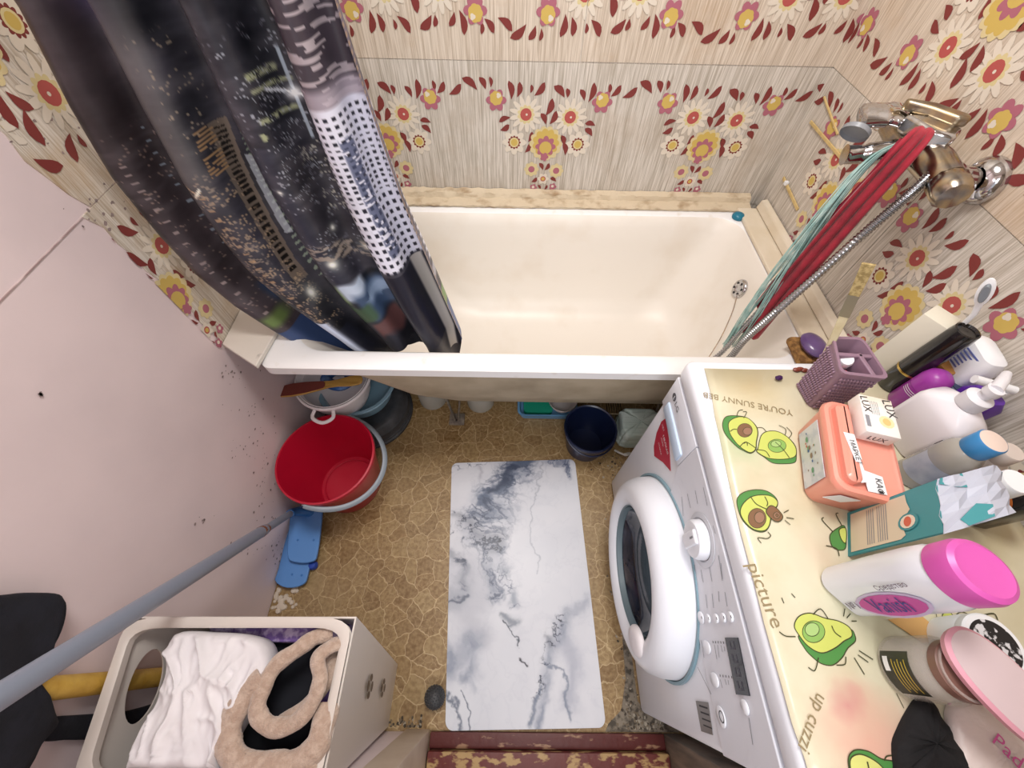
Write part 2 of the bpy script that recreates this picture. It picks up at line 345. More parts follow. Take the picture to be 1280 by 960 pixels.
# ================================================================ BATHTUB
enamel = mat('cream_enamel', 'ece6dd', .38, var=(7, 'e2d8ca', .5, .85))
enamel_rim = mat('white_enamel_rim', 'f1f0f0', .32, var=(25, 'e3ddd4', .6, .8), coat=.2)
tub_out = mat('khaki_painted_iron', 'b9ab93', .6, var=(9, '9c8d75', .4, .75), bump=(30, .3, .003))
tub = thing('bathtub', (.82, -.37, 0), 'long cream enamel bathtub with white front rim along the back wall', 'bathtub')
K = 8
def L_(x0, x1, y0, y1, r, z): return rrect(x0, x1, y0, y1, r, z, K)
inner = [L_(.165, 1.492, -.678, -.085, .09, .600), L_(.172, 1.488, -.672, -.090, .09, .594), L_(.20, 1.478, -.660, -.102, .10, .56), L_(.25, 1.462, -.648, -.112, .11, .50), L_(.33, 1.43, -.625, -.135, .13, .38), L_(.40, 1.40, -.600, -.16, .14, .30), L_(.46, 1.36, -.565, -.19, .15, .25), L_(.55, 1.30, -.50, -.25, .12, .232), L_(.8, 1.1, -.40, -.34, .02, .228)]
G().loft(inner, enamel, cap=(False, True)).build('basin', tub)
G().loft([L_(.165, 1.492, -.678, -.085, .09, .600), L_(.155, 1.498, -.686, -.078, .10, .604), L_(.115, 1.545, -.722, -.022, .03, .604), L_(.103, 1.552, -.732, -.015, .03, .598), L_(.103, 1.552, -.732, -.015, .03, .572), L_(.112, 1.545, -.724, -.022, .03, .565), L_(.19, 1.50, -.695, -.07, .09, .565)], enamel_rim).build('rim', tub)
G().loft([L_(.19, 1.50, -.700, -.07, .09, .572), L_(.24, 1.49, -.690, -.075, .11, .50), L_(.33, 1.46, -.660, -.10, .13, .36), L_(.42, 1.43, -.625, -.14, .15, .27), L_(.50, 1.38, -.57, -.19, .15, .215), L_(.6, 1.28, -.48, -.26, .1, .20)], tub_out, cap=(False, True)).build('outer_shell', tub)
rust = mat('rusty_iron', '6d6258', .7, var=(50, '8a7f70', .4, .6))
for fx, fy in ((.52, -.55), (.52, -.2), (1.3, -.55), (1.3, -.2)):
    G().tube([(fx-.03, fy, .235), (fx-.006, fy-.012, .012), (fx+.006, fy-.012, .012), (fx+.035, fy, .235)], .008, rust, flat=.5).box((fx-.03, fy-.03, .0005), (fx+.03, fy+.02, .012), rust, .003).build('foot', tub)
# overflow grille and chain
oc = Vector((1.463, -.335, .515)); oax = Vector((-1, -.05, .25)).normalized()
G().lathe([(0, .004), (.010, .004), (.013, .007), (.022, .008), (.028, .005), (.030, 0), (.030, -.006)], chrome, oc, oax).build('overflow_cover', tub)
q = oax.to_track_quat('Z', 'Y').to_matrix(); g = G()
for i in range(6):
    p = oc + q @ Vector((.018*math.cos(i*1.047+.5), .018*math.sin(i*1.047+.5), .008)); g.lathe([(0, .001), (.004, .001), (.004, 0)], black, p, oax, 12)
g.build('drain_holes', tub)
ch = [oc + Vector((-.012, -.02, -.005)), Vector((1.44, -.40, .47)), Vector((1.405, -.47, .40)), Vector((1.35, -.53, .33)), Vector((1.25, -.56, .285)), Vector((1.16, -.57, .262))]
G().tube(smooth_loop(ch, 8, False), .0016, worn_chrome, 6).build('stopper_chain', tub)
# cream strips round the tub
cream = mat('cream_oil_paint', 'dccfb8', .5, var=(10, 'e6dccb', .4, .7), bump=(40, .5, .004))
old = mat('crumbling_sealant', 'cdbda3', .75, var=((18, 18, 60), '9d8465', .5, .72), bump=(45, .8, .006))
g = G(); n = 110; loops = []
for i in range(n+1):
    x = .06 + 1.478*i/n; j = lambda a: random.uniform(-a, a); t = max(0, 1-(x-.5)*.7)
    loops.append([Vector((x, -.004, .606)), Vector((x, -.062+j(.002)*t, .606)), Vector((x, -.063+j(.003)*t, .613+j(.002))), Vector((x, -.045+j(.003)*t, .617+j(.002)*t)), Vector((x, -.028+j(.003)*t, .619+j(.003)*t)), Vector((x, -.022+j(.004), .634+j(.003)*t)), Vector((x, -.004, .640+j(.003)*t))])
g.loft(loops, old, closed=True, cap=(True, True)); tag(g.build('sealing_strip'), 'crumbling cream sealing strip along the back edge of the bathtub', 'strip')
G_ = thing('cream_board', (W-.03, -.4, .605), 'cream painted board strip along the right end of the bathtub', 'board')
G().slab([(W-.006, -.055, .606), (W-.09, -.055, .606), (W-.088, -.76, .606), (W-.006, -.76, .606)], (0, 0, .012), cream).build('flat_strip', G_, bevel=.003)
G().slab([(W-.006, -.055, .620), (W-.030, -.055, .620), (W-.024, -.055, .646), (W-.006, -.055, .652)], (0, -.705, 0), cream).build('upright_strip', G_, bevel=.003)
bw = mat('stained_white_board', 'ddd6cc', .5, var=(30, 'a8a29b', .62, .75), bump=(30, .3, .002))
eb = G().slab([(.004, -.675, .606), (.112, -.741, .606), (.128, -.60, .606), (.135, -.03, .606), (.004, -.03, .606)], (0, 0, .013), bw).build('end_board', bevel=.002)
tag(eb, 'stained white board bridging the left end of the bathtub and wall', 'board')
blue_pl = mat('blue_plastic', '3d78bd', .35); teal = mat('teal_rubber', '1d7590', .35)
st = thing('tub_stopper', Z(922, 272, .606), 'small teal rubber stopper in the far right corner of the tub rim', 'stopper')
G().lathe([(0, .016), (.008, .016), (.016, .013), (.020, .006), (.019, 0), (0, 0)], teal, st.location, seg=28).build('plug', st)

# soap and sponge on the rim
sp = thing('sponge', (1.478, -.668, .605), 'worn brown sponge on the tub rim under the purple soap', 'sponge')
G().box((1.445, -.708, .606), (1.50, -.625, .628), mat('brown_sponge', 'a47a45', .95, var=(60, '6f4d2a', .4, .6), bump=(120, 1, .004)), .008).build('sponge_block', sp)
so = G().lathe([(0, .0), (.020, .001), (.030, .006), (.034, .014), (.030, .022), (.018, .027), (0, .028)], mat('purple_soap', '5a4170', .3, var=(20, '6c5486', .4, .7), coat=.3), (1.483, -.668, .629), (0, 0, 1), 32, sq=(.85, 1.15), rot=.1).build('soap_bar')
tag(so, 'oval purple soap bar on a brown sponge at the tub corner', 'soap')

# ================================================================ SHOWER CURTAIN
def curtain():
    nu, nv = 460, 520
    u = np.linspace(0, 1, nu)[None, :].repeat(nv, 0); t = np.linspace(0, 1, nv)[:, None].repeat(nu, 1)
    hem = np.interp(u, [0, .3, .40, .46, .5, .62, .66, .70, .93, .96, 1], [.47, .462, .462, .52, .548, .555, .52, .462, .462, .54, .585])
    z = 1.98 + (hem-1.98)*t
    xl = np.interp(-z, [-1.98, -1.24, -1.13, -1.02, -.9, -.81, -.72, -.64, -.56, -.5, -.45], [.12, .093, .06, .036, .032, .040, .075, .125, .18, .235, .27])
    xr = np.interp(-z, [-1.98, -1.24, -.97, -.59, -.45], [.46, .50, .531, .603, .600])
    k = np.clip((1.3-z)/.8, 0, 1)
    ph = 2*np.pi*(4.15*u + .18) + .9*np.sin(5*u+1) + .25*np.sin(3*z)
    x = xl + (xr-xl)*(u + .012*np.sin(2*ph))
    y = -.605 + (.036 + .004*k)*np.cos(ph) + .006*np.sin(17*u + 6*z) + .003*np.sin(40*u - 14*z)
    # folds flatten toward the free edges
    y = y - .01*k*(u-.5)
    y += .004*np.sin(9*z+14*u)*k
    # ---- printed night city, plus a grey fold sheen painted in
    px0 = np.interp(-z, [-1.25, -1.12, -1.02, -.90, -.81, -.70, -.60, -.5], [0, 0, 0, 0, 0, 0, 0, 0])
    yy = np.interp(-z, [-1.98, -1.245, -1.10, -.975, -.80, -.70, -.592, -.50, -.46], [-900, 0, 110, 230, 330, 375, 415, 440, 452])   # rows of the print
    Lx = np.interp(yy, [-900, 0, 100, 200, 300, 400, 450], [35, 35, 95, 150, 225, 330, 430]); Rx = np.interp(yy, [-900, 0, 100, 200, 300, 400, 450], [425, 425, 455, 492, 530, 575, 580])
    s = u                                   # 0..1 across
    rng = np.random.RandomState(3)
    def noise(a, b, sx, sy, seed):
        r = np.random.RandomState(seed).rand(64, 64); fx = (a*sx) % 64; fy = (b*sy) % 64; ix = fx.astype(int) % 64; iy = fy.astype(int) % 64; tx = fx-np.floor(fx); ty = fy-np.floor(fy)
        tx = tx*tx*(3-2*tx); ty = ty*ty*(3-2*ty); g_ = lambda i, j: r[j % 64, i % 64]
        return (g_(ix, iy)*(1-tx)+g_(ix+1, iy)*tx)*(1-ty)+(g_(ix, iy+1)*(1-tx)+g_(ix+1, iy+1)*tx)*ty
    b = (yy+900)/100.
    col = np.zeros((nv, nu, 3)); n1 = noise(s, b, 9, 2.2, 1); n2 = noise(s, b, 26, 7, 2)
    base = np.array([.165, .165, .195]); col[:] = base; n3 = noise(s, b, 60, 30, 4); col += (n1[..., None]-.45)*np.array([.17, .16, .175]) + (n2[..., None]-.5)*.09 + (n3[..., None]-.5)*.04
    def blend(mask, c): 
        nonlocal col; m_ = np.clip(mask, 0, 1)[..., None]; col = col*(1-m_) + np.array(c)*m_
    def S_(v, a, b_, e=.01): return np.clip((v-a)/e, 0, 1)*np.clip((b_-v)/e, 0, 1)
    blend(S_(s, .0, .17, .05)*.45, (.34, .28, .28)); blend(S_(s, .18, .36, .04)*.6*S_(yy, -50, 260, 80), (.43, .42, .42))  # grey tones on the fold faces are a sheen painted into the colour
    blend(S_(s, .42, .62, .03)*.4*(yy > 130), (.17, .19, .27)); blend(S_(s, .60, .80, .03)*.35*S_(yy, 150, 300, 10), (.30, .28, .30))
    blend(np.exp(-((s-.20)/.06)**2 - (yy/22)**2)*.9, (.36, .33, .55)); blend(np.exp(-((s-.19)/.025)**2 - ((yy-8)/9)**2), (.80, .64, .62))
    # rows of small lights down the left fold
    for cx, per, c, yo in ((.06, 14, (.55, .5, .5), 160), (.13, 19, (.5, .55, .6), 120), (.30, 11, (.6, .5, .4), 190)):
        blend((np.abs(s-cx-.00004*(yy-200)) < .006)*((yy % per) < 2.5)*(yy > yo)*(yy < 390), c)
    # scattered windows
    cell = noise(np.floor(s*160)/160, np.floor(b*60)/60, 151, 61, 5)
    blend((cell > .80)*S_(s, .18, .34, .01)*S_(yy, 170, 380, 10)*.7, (.62, .56, .50)); blend((cell > .86)*S_(s, .5, .8, .01)*S_(yy, 10, 340, 10)*.5, (.5, .5, .55))
    # golden building ribbon
    gx = .405 - .00012*(yy-120); ins = np.abs(s-gx) < .022
    blend(ins*(yy > 120)*(yy < 345)*.85, (.46, .41, .36)); blend((np.abs(s-gx) < .012)*((yy % 8) < 4.5)*(yy > 130)*(yy < 335), (.07, .06, .06))
    blend((np.abs(s-gx+.035) < .022)*((yy % 6) < 2.4)*(yy > 120)*(yy < 200)*(cell > .3), (.62, .50, .36))
    # ladder of slanted ticks
    lx = .475 - .0001*(yy-100); tick = ((yy + (s-lx)*260) % 9) < 3.2
    blend((np.abs(s-lx) < .03)*tick*(yy > 45)*(yy < 350)*.9, (.50, .56, .50)); blend((np.abs(s-lx+.028) < .010)*(yy > 180)*(yy < 290)*.7, (.72, .75, .78))
    # green-white bars, star cross
    for y0, y1, s0, s1 in ((56, 64, .66, .75), (70, 76, .66, .77), (98, 105, .65, .76), (112, 124, .64, .67)): blend(S_(yy - (s-.7)*30, y0, y1, 2)*S_(s, s0-.04, s1-.05, .006)*(noise(s, b, 120, 40, 77) > .3)*.9, (.62, .64, .50))
    blend((np.abs(yy-88-(s-.71)*260) < 1.6)*S_(s, .65, .78, .01), (.8, .82, .85)); blend((np.abs(s-.71) < .004)*S_(yy, 40, 150, 6)*.8, (.7, .75, .8)); blend(np.exp(-((s-.71)/.016)**2-((yy-88)/7)**2), (1, 1, 1))
    blend((np.abs(yy-185-(s-.25)*420) < 1.8)*S_(s, .18, .30, .004), (.75, .66, .55)); blend((np.abs(yy-200+(s-.30)*600) < 3)*S_(s, .28, .31, .004), (.85, .85, .8))
    # white tower with windows, rippled top
    tw = S_(s, .795, .985, .006)
    blend(tw*(yy < 86)*.9, (.25, .22, .25)); blend(tw*(yy < 86)*(noise(s, b, 30, 34, 9) > .62), (.60, .56, .58))
    blend(tw*S_(yy, 62, 96, 10)*.8, (.66, .62, .66))
    blend(tw*S_(yy, 84, 318, 4), (.80, .80, .85))
    sx_ = (s-.795)/.19*11; win = ((sx_ % 1) > .35)*((sx_ % 1) < .85)*(((yy-90) % 10) > 3)*(((yy-90) % 10) < 8)
    blend(tw*win*(yy > 92)*(yy < 318), (.13, .13, .18)); blend(S_(s, .845, .885, .004)*S_(yy, 120, 300, 4)*.75*(noise(s, b, 90, 40, 11) > .35), (.24, .27, .38))
    blend(S_(s, .985, 1.01, .002)*.8, (.30, .28, .40)); blend(((np.abs(s-.783) < .009) & ((yy % 11) < 6) & (yy < 330))*.8, (.62, .52, .48))
    for k_, (sx0, sx1, y0, y1, th_) in enumerate(((.20,.40,200,400,.72),(.44,.56,60,380,.80),(.56,.84,20,300,.82),(.0,.18,120,400,.86),(.66,.82,130,260,.74),(.30,.42,20,160,.84))):
        cw = noise(np.floor(s*230)/230, np.floor((b+s*1.1)*95)/95, 331, 171, 30+k_); cw2 = noise(s, b, 22, 12, 50+k_); blend((cw > th_)*(cw2 > .45)*S_(s, sx0, sx1, .02)*S_(yy, y0, y1, 12)*.75, ((.72, .62, .50), (.6, .66, .62), (.66, .68, .72), (.6, .52, .48), (.75, .74, .68), (.66, .60, .52))[k_])
        blend(S_(s, sx0, sx1, .03)*S_(yy, y0, y1, 20)*np.clip((cw2-.5)*3, 0, 1)*.25, (.42, .40, .42))
    # bright lamps low down
    for sx0, y0, r in ((.60, 305, 1), (.72, 303, .9), (.20, 320, .8), (.37, 360, 1.1), (.66, 270, .5), (.585, 200, .5), (.78, 225, .6), (.14, 345, .7), (.5, 92, .4), (.52, 70, .35)):
        d = ((s-sx0)/(.011*r))**2 + ((yy-y0)/(5*r))**2; blend(np.exp(-d/5)*.5, (.7, .72, .7)); blend(np.exp(-d), (1, 1, .95))
    blend(S_(yy - 20*np.sin(s*9), 292, 318, 4)*S_(s, .52, .80, .01)*(noise(s, b, 70, 50, 13) > .55)*.8, (.65, .60, .55))
    # waterfront: green, white and blue patches then dark quay
    e = yy - 348 + (s-.6)*60 + 14*(n2-.5)
    blend(S_(s, .42, .79, .01)*S_(e, -6, 60, 5), (.10, .11, .14)); 
    blend(S_(s, .47, .57, .012)*S_(e, -14, 20, 6), (.40, .48, .32)); blend(S_(s, .55, .66, .02)*S_(e, -12, 14, 6), (.72, .77, .84)); blend(S_(s, .57, .79, .02)*S_(e, 2, 44, 8), (.24, .31, .42)); blend(S_(s, .60, .77, .03)*S_(e, 8, 30, 8)*(n2 > .5)*.8, (.62, .70, .80))
    blend(S_(s, .47, .62, .02)*S_(e, 18, 38, 5)*.8, (.24, .34, .22))
    blend(S_(s, .44, .60, .02)*S_(e, 34, 80, 6), (.15, .15, .18)); blend(S_(s, .55, .70, .02)*S_(e, 40, 66, 5), (.36, .24, .24))
    # dark right fold bottom with pale stripe, green and blue tips
    blend(S_(s, .78, .97, .01)*(yy > 322)*.9, (.10, .10, .15)); blend(S_(s, .895, .935, .006)*(yy > 318)*(yy < 436), (.66, .64, .62)); blend(S_(s, .955, 1.01, .004)*S_(yy, 350, 372, 3), (.42, .55, .32)); blend(S_(s, .95, 1.01, .004)*(yy > 372), (.26, .33, .52))
    blend(S_(s, .955, 1.01, .004)*S_(yy, 320, 336, 3), (.62, .62, .66))
    # green and blue along the left hem
    blend(S_(s, .02, .12, .03)*S_(yy, 380, 396, 5), (.38, .46, .27)); blend(S_(s, .10, .24, .02)*S_(yy, 355, 385, 8)*.8, (.20, .30, .44)); blend((s < .20)*(yy > 400)*.9, (.20, .28, .44)); blend(S_(s, .20, .38, .02)*(yy > 402)*.9, (.12, .13, .18)); blend(S_(s, .26, .33, .02)*(yy > 390)*(yy < 446), (.74, .78, .86)); blend(S_(s, .19, .22, .006)*(yy > 380), (.70, .66, .62))
    # stitched border
    blend((s < .012)*1., (.42, .33, .26)); blend((s > .99)*((yy % 7) < 4), (.5, .42, .36))
    col = np.clip(col*1.12, 0.012, 1); lc = np.where(col <= .04045, col/12.92, ((col+.055)/1.055)**2.4)
    me = bpy.data.meshes.new('fabric'); co = np.stack([x, y, z], -1).reshape(-1, 3)
    i = np.arange(nu-1)[None, :] + nu*np.arange(nv-1)[:, None]; i = i.reshape(-1); fc = np.stack([i, i+1, i+nu+1, i+nu], -1)
    me.from_pydata(co.tolist(), [], fc.tolist()); at = me.color_attributes.new('print', 'FLOAT_COLOR', 'POINT')
    at.data.foreach_set('color', np.concatenate([lc.reshape(-1, 3), np.ones((nu*nv, 1))], 1).astype(np.float32).ravel())
    me.polygons.foreach_set('use_smooth', [True]*len(fc))
    m = mat('city_print_fabric', '222222', .38, spec=.45, bump=(420, .12, .0006)); nt = m.node_tree; a_ = nt.nodes.new('ShaderNodeAttribute'); a_.attribute_name = 'print'; nt.links.new(a_.outputs['Color'], nt.nodes['Principled BSDF'].inputs['Base Color'])
    me.materials.append(m)
    root = thing('shower_curtain', (.3, -.605, .5), 'dark shower curtain printed with a night city, its hem inside the bathtub', 'curtain')
    for v in me.vertices: v.co -= root.location
    o = bpy.data.objects.new('fabric', me); C.objects.link(o); o.parent = root
    return root
curtain()
rod = G().tube([(.004, -.605, 2.0), (W-.004, -.605, 2.0)], .0125, chrome, 16).build('curtain_rod'); tag(rod, 'chrome rod carrying the shower curtain above the tub', 'curtain rod')

# ================================================================ FAUCET, HOSE, CLOTHS
fc = thing('wall_faucet', (1.58, -.50, 1.03), 'old chrome bath faucet with shower holder on the right wall', 'faucet')
G().tube([(1.495, -.60, 1.025), (1.495, -.56, 1.03), (1.495, -.44, 1.03), (1.495, -.40, 1.035)], [.026, .029, .027, .024], worn_chrome, 20).build('body', fc)
for yy_ in (-.59, -.41):
    G().lathe([(.040, .002), (.039, .010), (.030, .022), (.022, .026)], chrome, (W-.001, yy_, 1.02), (-1, 0, 0), 30, cap=(True, False)).build('wall_flange', fc)
    G().tube([(W-.02, yy_, 1.02), (W-.045, yy_, 1.022), (1.50, yy_, 1.026)], [.018, .022, .02], chrome, 16).lathe([(.026, 0), (.028, .004), (.028, .018), (.026, .022)], chrome, (W-.055, yy_, 1.021), (-1, 0, 0), 6, cap=(True, True), smooth=False).build('inlet', fc)
G().lathe([(.018, 0), (.024, .004), (.029, .014), (.029, .040), (.024, .050), (.0, .053)], worn_chrome, (1.495, -.595, 1.026), (-.15, -1, -.1), 10, smooth=True).build('valve_knob', fc)
G().lathe([(.018, 0), (.024, .004), (.027, .020), (.022, .034), (0, .038)], chrome, (1.495, -.41, 1.035), (-.25, 1, .12), 20).build('cartridge', fc)
G().tube(smooth_loop([(1.490, -.455, 1.045), (1.475, -.445, 1.055), (1.445, -.435, 1.058), (1.405, -.425, 1.052)], 6, False), [.018]*6+[.024]*6+[.030]*6+[.022], chrome, 18, flat=.55).build('lever', fc)
G().lathe([(0, .0), (.020, 0), (.026, .004), (.026, .012)], mat('grey_nozzle', '8e9196', .4), (1.407, -.438, 1.036), (-.45, -.55, -.75), 24, sq=(1, 1.2)).build('lever_inner_face', fc)
G().tube(smooth_loop([(1.485, -.48, 1.02), (1.46, -.475, 1.01), (1.43, -.465, 1.0), (1.40, -.458, .995)], 6, False), [.020]*12+[.017]*6+[.019], chrome, 18).build('spout', fc)
G().tube([(1.49, -.46, 1.055), (1.485, -.46, 1.075)], .016, worn_chrome, 14).build('holder_neck', fc)
brass = mat('dull_brass', 'b9a27a', .35, 1, var=(30, '8f877a', .35, .6))
G().slab([(1.455, -.450, 1.072), (1.460, -.436, 1.072), (1.505, -.455, 1.072), (1.540, -.500, 1.072), (1.535, -.515, 1.072), (1.515, -.512, 1.072), (1.49, -.475, 1.072)], (0, 0, .018), brass).build('shower_holder', fc, bevel=.005)
G().slab([(1.455, -.465, 1.045), (1.50, -.47, 1.045), (1.53, -.52, 1.045), (1.50, -.55, 1.045), (1.47, -.53, 1.045)], (0, 0, .03), chrome).build('diverter', fc, bevel=.006)
def hose(name, pts, r, label, par=None):
    P = smooth_loop(pts, 60, False); rr = [r*(1.12 if (i//2) % 2 else .9) for i in range(len(P))]
    m = mat('ribbed_steel', 'aeb0b4', .25, 1); o = G().tube(P, rr, m, 10).build(name)
    return tag(o, label, 'hose', 'hoses hanging from the faucet')
hose('shower_hose', [(1.50, -.53, 1.03), (1.49, -.57, 1.04), (1.46, -.595, 1.0), (1.435, -.60, .92), (1.41, -.60, .80), (1.385, -.60, .68), (1.365, -.60, .58), (1.345, -.615, .50), (1.30, -.60, .42), (1.22, -.52, .31)], .0085, 'ribbed steel shower hose in front of the red cloth')
hose('shower_hose', [(1.48, -.50, 1.02), (1.45, -.52, .97), (1.43, -.535, .86), (1.405, -.545, .72), (1.37, -.56, .58), (1.34, -.575, .46), (1.27, -.55, .36)], .0065, 'thin ribbed hose mostly hidden behind the red cloth')
def hanging(name, P, W_, dirs, m, label, cat, fold=.004, sub=0, freq=14, thick=.003, parent=None):
    P = [Vector(p) for p in smooth_loop(P, 8, False)]; n = len(P); k = 18; loops = []
    for i, p in enumerate(P):
        t = i/(n-1); wd = interp(t, [0, .3, .7, 1], W_); d = Vector(dirs).normalized()
        loops.append([p + d*wd*(j/(k-1)-.5) + Vector((-.6, -.8, 0))*fold*math.sin(freq*j/(k-1) + 3*t) for j in range(k)])
    g = G(); g.loft(loops, m, closed=False); o = g.build(name, parent, solid=thick, auto=False); return o
red = mat('red_cloth', 'a0152e', .75, var=(40, '7e0f24', .4, .7), sheen=.2, bump=(300, .3, .001))
rc = thing('red_cloth', (1.41, -.56, .8), 'long red cloth hanging from the faucet into the tub', 'cloth')
hanging('front_fold', [(1.470, -.50, 1.055), (1.452, -.53, 1.075), (1.428, -.553, 1.05), (1.412, -.562, .96), (1.405, -.562, .82), (1.402, -.562, .68), (1.400, -.565, .555)], (.022, .036, .046, .042), (.35, -.35, .05), red, 'long red cloth hanging from the faucet into the tub', 'cloth', fold=.006, thick=.006, parent=rc)
hanging('rear_fold', [(1.47, -.49, 1.04), (1.447, -.52, 1.03), (1.43, -.53, .92), (1.42, -.53, .80), (1.415, -.53, .62)], (.02, .03, .05, .05), (.5, -.3, 0), mat('dark_red_cloth', '8e1230', .8), 'darker red fold of cloth behind the front one', 'cloth', fold=.008, thick=.005, parent=rc)
# teal net (a mesh scrubbing cloth): many thin strands
g = G(); tm = mat('teal_net', 'b3cdc6', .7, var=(40, '8fb5b0', .4, .6))
for i in range(44):
    a = random.random()*6.28; pts = []
    for k_ in range(13):
        t = k_/12; wd = .006 + .026*ease(min(1, t*1.3))*(1-.35*t); cx = interp(t, [0, .12, .3, 1], [1.455, 1.415, 1.39, 1.372]); cy = interp(t, [0, .12, .3, 1], [-.50, -.505, -.525, -.560]); cz = interp(t, [0, .12, 1], [1.035, 1.015, .500])
        s_ = math.sin(a + t*9 + i); pts.append((cx + wd*math.cos(a + 2.2*t*(1 if i % 2 else -1)) + .003*s_, cy + .5*wd*math.sin(a + 2.2*t) , cz + .004*s_))
    g.tube(smooth_loop(pts, 4, False), .0011, tm, 5)
tag(g.build('mesh_scrubber', kind='stuff'), 'pale teal net cloth hanging in strands beside the red cloth', 'net cloth')
# peeling sticks / tape on the right wall
tape = mat('yellowed_wood', 'd6bd84', .6, var=(40, 'c4a86b', .4, .7))
for k_, (a, b, wd, lab) in enumerate((((1014, 152), (1053, 198), .008, 'longer thin yellowed stick stuck on the right wall left of faucet'), ((1031, 121), (1048, 168), .005, 'thin short yellowed stick above the longer one on the wall'), ((980, 222), (998, 262), .009, 'peeling cream strip low on the right wall near the tub corner'))):
    p, q_ = X(*a, W-.003), X(*b, W-.003); d = (q_-p).normalized(); s_ = d.cross(Vector((1, 0, 0)))*wd/2
    tag(G().slab([p+s_, q_+s_, q_-s_, p-s_], (-.004, 0, 0), tape).build('wooden_strip', bevel=.001), lab, 'strip', 'yellowed strips peeling on the right wall')
p = X(985, 229, W-.003); tag(G().box((W-.014, p.y-.006, p.z-.006), (W-.003, p.y+.006, p.z+.006), white_pl, .002).build('cable_clip'), 'tiny white clip on the right wall above the tub corner', 'clip')

# ================================================================ WASHING MACHINE
mx, my0, my1, mb, mt = 1.10, -1.458, -.797, .012, .750
mach = thing('washing_machine', (1.33, -1.13, 0), 'white front loading washing machine with open printed cloth on top', 'washing machine')
mw = mat('machine_white', 'e9ecf4', .3, coat=.15); mw2 = mat('panel_white', 'e3e6ef', .35)
G().box((mx, my0+.004, mb), (1.565, my1-.004, .692), mw, .012, 3).build('body', mach)
G().box((mx-.006, my0, .6955), (1.57, my1, mt), mw, .016, 4).build('lid', mach)
G().slab([(mx-.004, my0+.006, .512), (mx-.004, my1-.215, .512), (mx-.004, my1-.173, .585), (mx-.004, my1-.173, .6915), (mx-.004, my0+.006, .6915)], (.02, 0, 0), mw2).build('control_panel', mach, bevel=.002)
dr = G().box((mx-.004, my1-.1715, .586), (mx+.02, my1-.006, .6915), mw2, .002, 2).build('detergent_drawer', mach)
G().box((mx-.009, my1-.162, .590), (mx-.002, my1-.03, .626), mat('pale_blue_plastic', 'c9dcf2', .3), .005).build('drawer_handle', dr)
for yy_ in (my0+.05, my1-.05): G().lathe([(.02, 0), (.02, .012)], black, (1.15, yy_, .0008), cap=(True, True), seg=20).build('foot', mach)
# door
dc = Vector((0, -1.138, .335))
door = G().lathe([(.224, 1.096), (.221, 1.068), (.214, 1.048), (.202, 1.034), (.186, 1.027), (.170, 1.027), (.158, 1.032), (.151, 1.041), (.149, 1.052)], mw, (0, dc.y, dc.z), (1, 0, 0), 72).build('door', mach)
dg = mat('door_glass', '20232e', .06, coat=.6, var=(8, '3a4256', .4, .8))
G().lathe([(.150, 1.047), (.145, 1.060), (.132, 1.076), (.112, 1.087), (.06, 1.092), (0, 1.093)], dg, (0, dc.y, dc.z), (1, 0, 0), 56).build('glass', door)
gask = mat('grey_gasket', '6d7f88', .4)
G().lathe([(.1515, 1.040), (.148, 1.043), (.146, 1.052), (.1435, 1.056), (.1425, 1.054), (.146, 1.042)], gask, (0, dc.y, dc.z), (1, 0, 0), 56).build('gasket', door)
G().lathe([(.226, 1.0935), (.232, 1.0935), (.232, 1.0995), (.222, 1.0995)], mat('teal_shadow_gap', '7f9fac', .4), (0, dc.y, dc.z), (1, 0, 0), 72).build('door_gap_shade', door)  # teal ring paints the shadow in the gap round the door
hp = X(800, 800, 1.03); G().lathe([(.033, 0), (.033, .006), (.029, .012), (.018, .015), (0, .016)], mat('warm_white_plastic', 'e2dcdf', .4), (1.030, -1.290, .338), (-1, -.1, .05), 36, sq=(1.0, 1.1), rot=0).build('door_handle', door)
# dial
kp = Vector((1.0955, -1.128, .622))
G().lathe([(.050, 0), (.050, .001), (.046, .0018), (.040, .0018)], mat('dial_ring', 'cfd2da', .4), kp, (-1, 0, 0), 48).build('dial_ring', mach)
dl = G().lathe([(.037, .001), (.036, .014), (.033, .019), (.022, .021), (0, .0215)], mw, kp, (-1, 0, 0), 48).build('dial', mach)
G().box((kp.x-.025, kp.y-.014, kp.z-.027), (kp.x-.018, kp.y+.014, kp.z+.027), mw, .004, 3).build('dial_grip', dl)
G().box((kp.x-.0256, kp.y-.002, kp.z+.008), (kp.x-.0246, kp.y+.002, kp.z+.022), grey_ink, .0005).build('dial_mark', dl)
px_ = mx - .0046
# buttons along the panel, display, captions
def bt(u, v, r, name='button', ex=1.0, m=mw):
    p = X(u, v, px_); return G().lathe([(r, 0), (r, .002), (r*.85, .0035), (0, .004)], m, (px_, p.y, p.z), (-1, 0, 0), 24, sq=(1, ex)).build(name, mach)
for u, v, r in ((877, 772, .0105), (886, 773, .0075), (896, 773, .0075), (905, 772, .0075), (914, 771, .008)):
    b_ = bt(u, v, r); p = X(u, v, px_-.0043); G().box((p.x-.0002, p.y-.002, p.z-.001), (p.x, p.y+.002, p.z+.001), dark_ink).build('button_mark', b_)
bt(884, 809, .011, ex=1.3); bt(894, 850, .011, ex=1.3); bt(932, 884, .010); pb = bt(902, 896, .015)
p = X(902, 896, px_-.0045); G().lathe([(.007, 0), (.0085, 0), (.0085, .0004), (.007, .0004)], dark_ink, p, (-1, 0, 0), 20).build('power_symbol', pb)
qd = [X(u, v, px_) for u, v in ((907, 797), (923, 797), (938, 870), (921, 868))]
G().slab(qd, (-.0015, 0, 0), mat('display_black', '15151d', .12, coat=.4)).build('display', mach)
g = G(); lit = mat('display_segments', '3d3a44', .3)
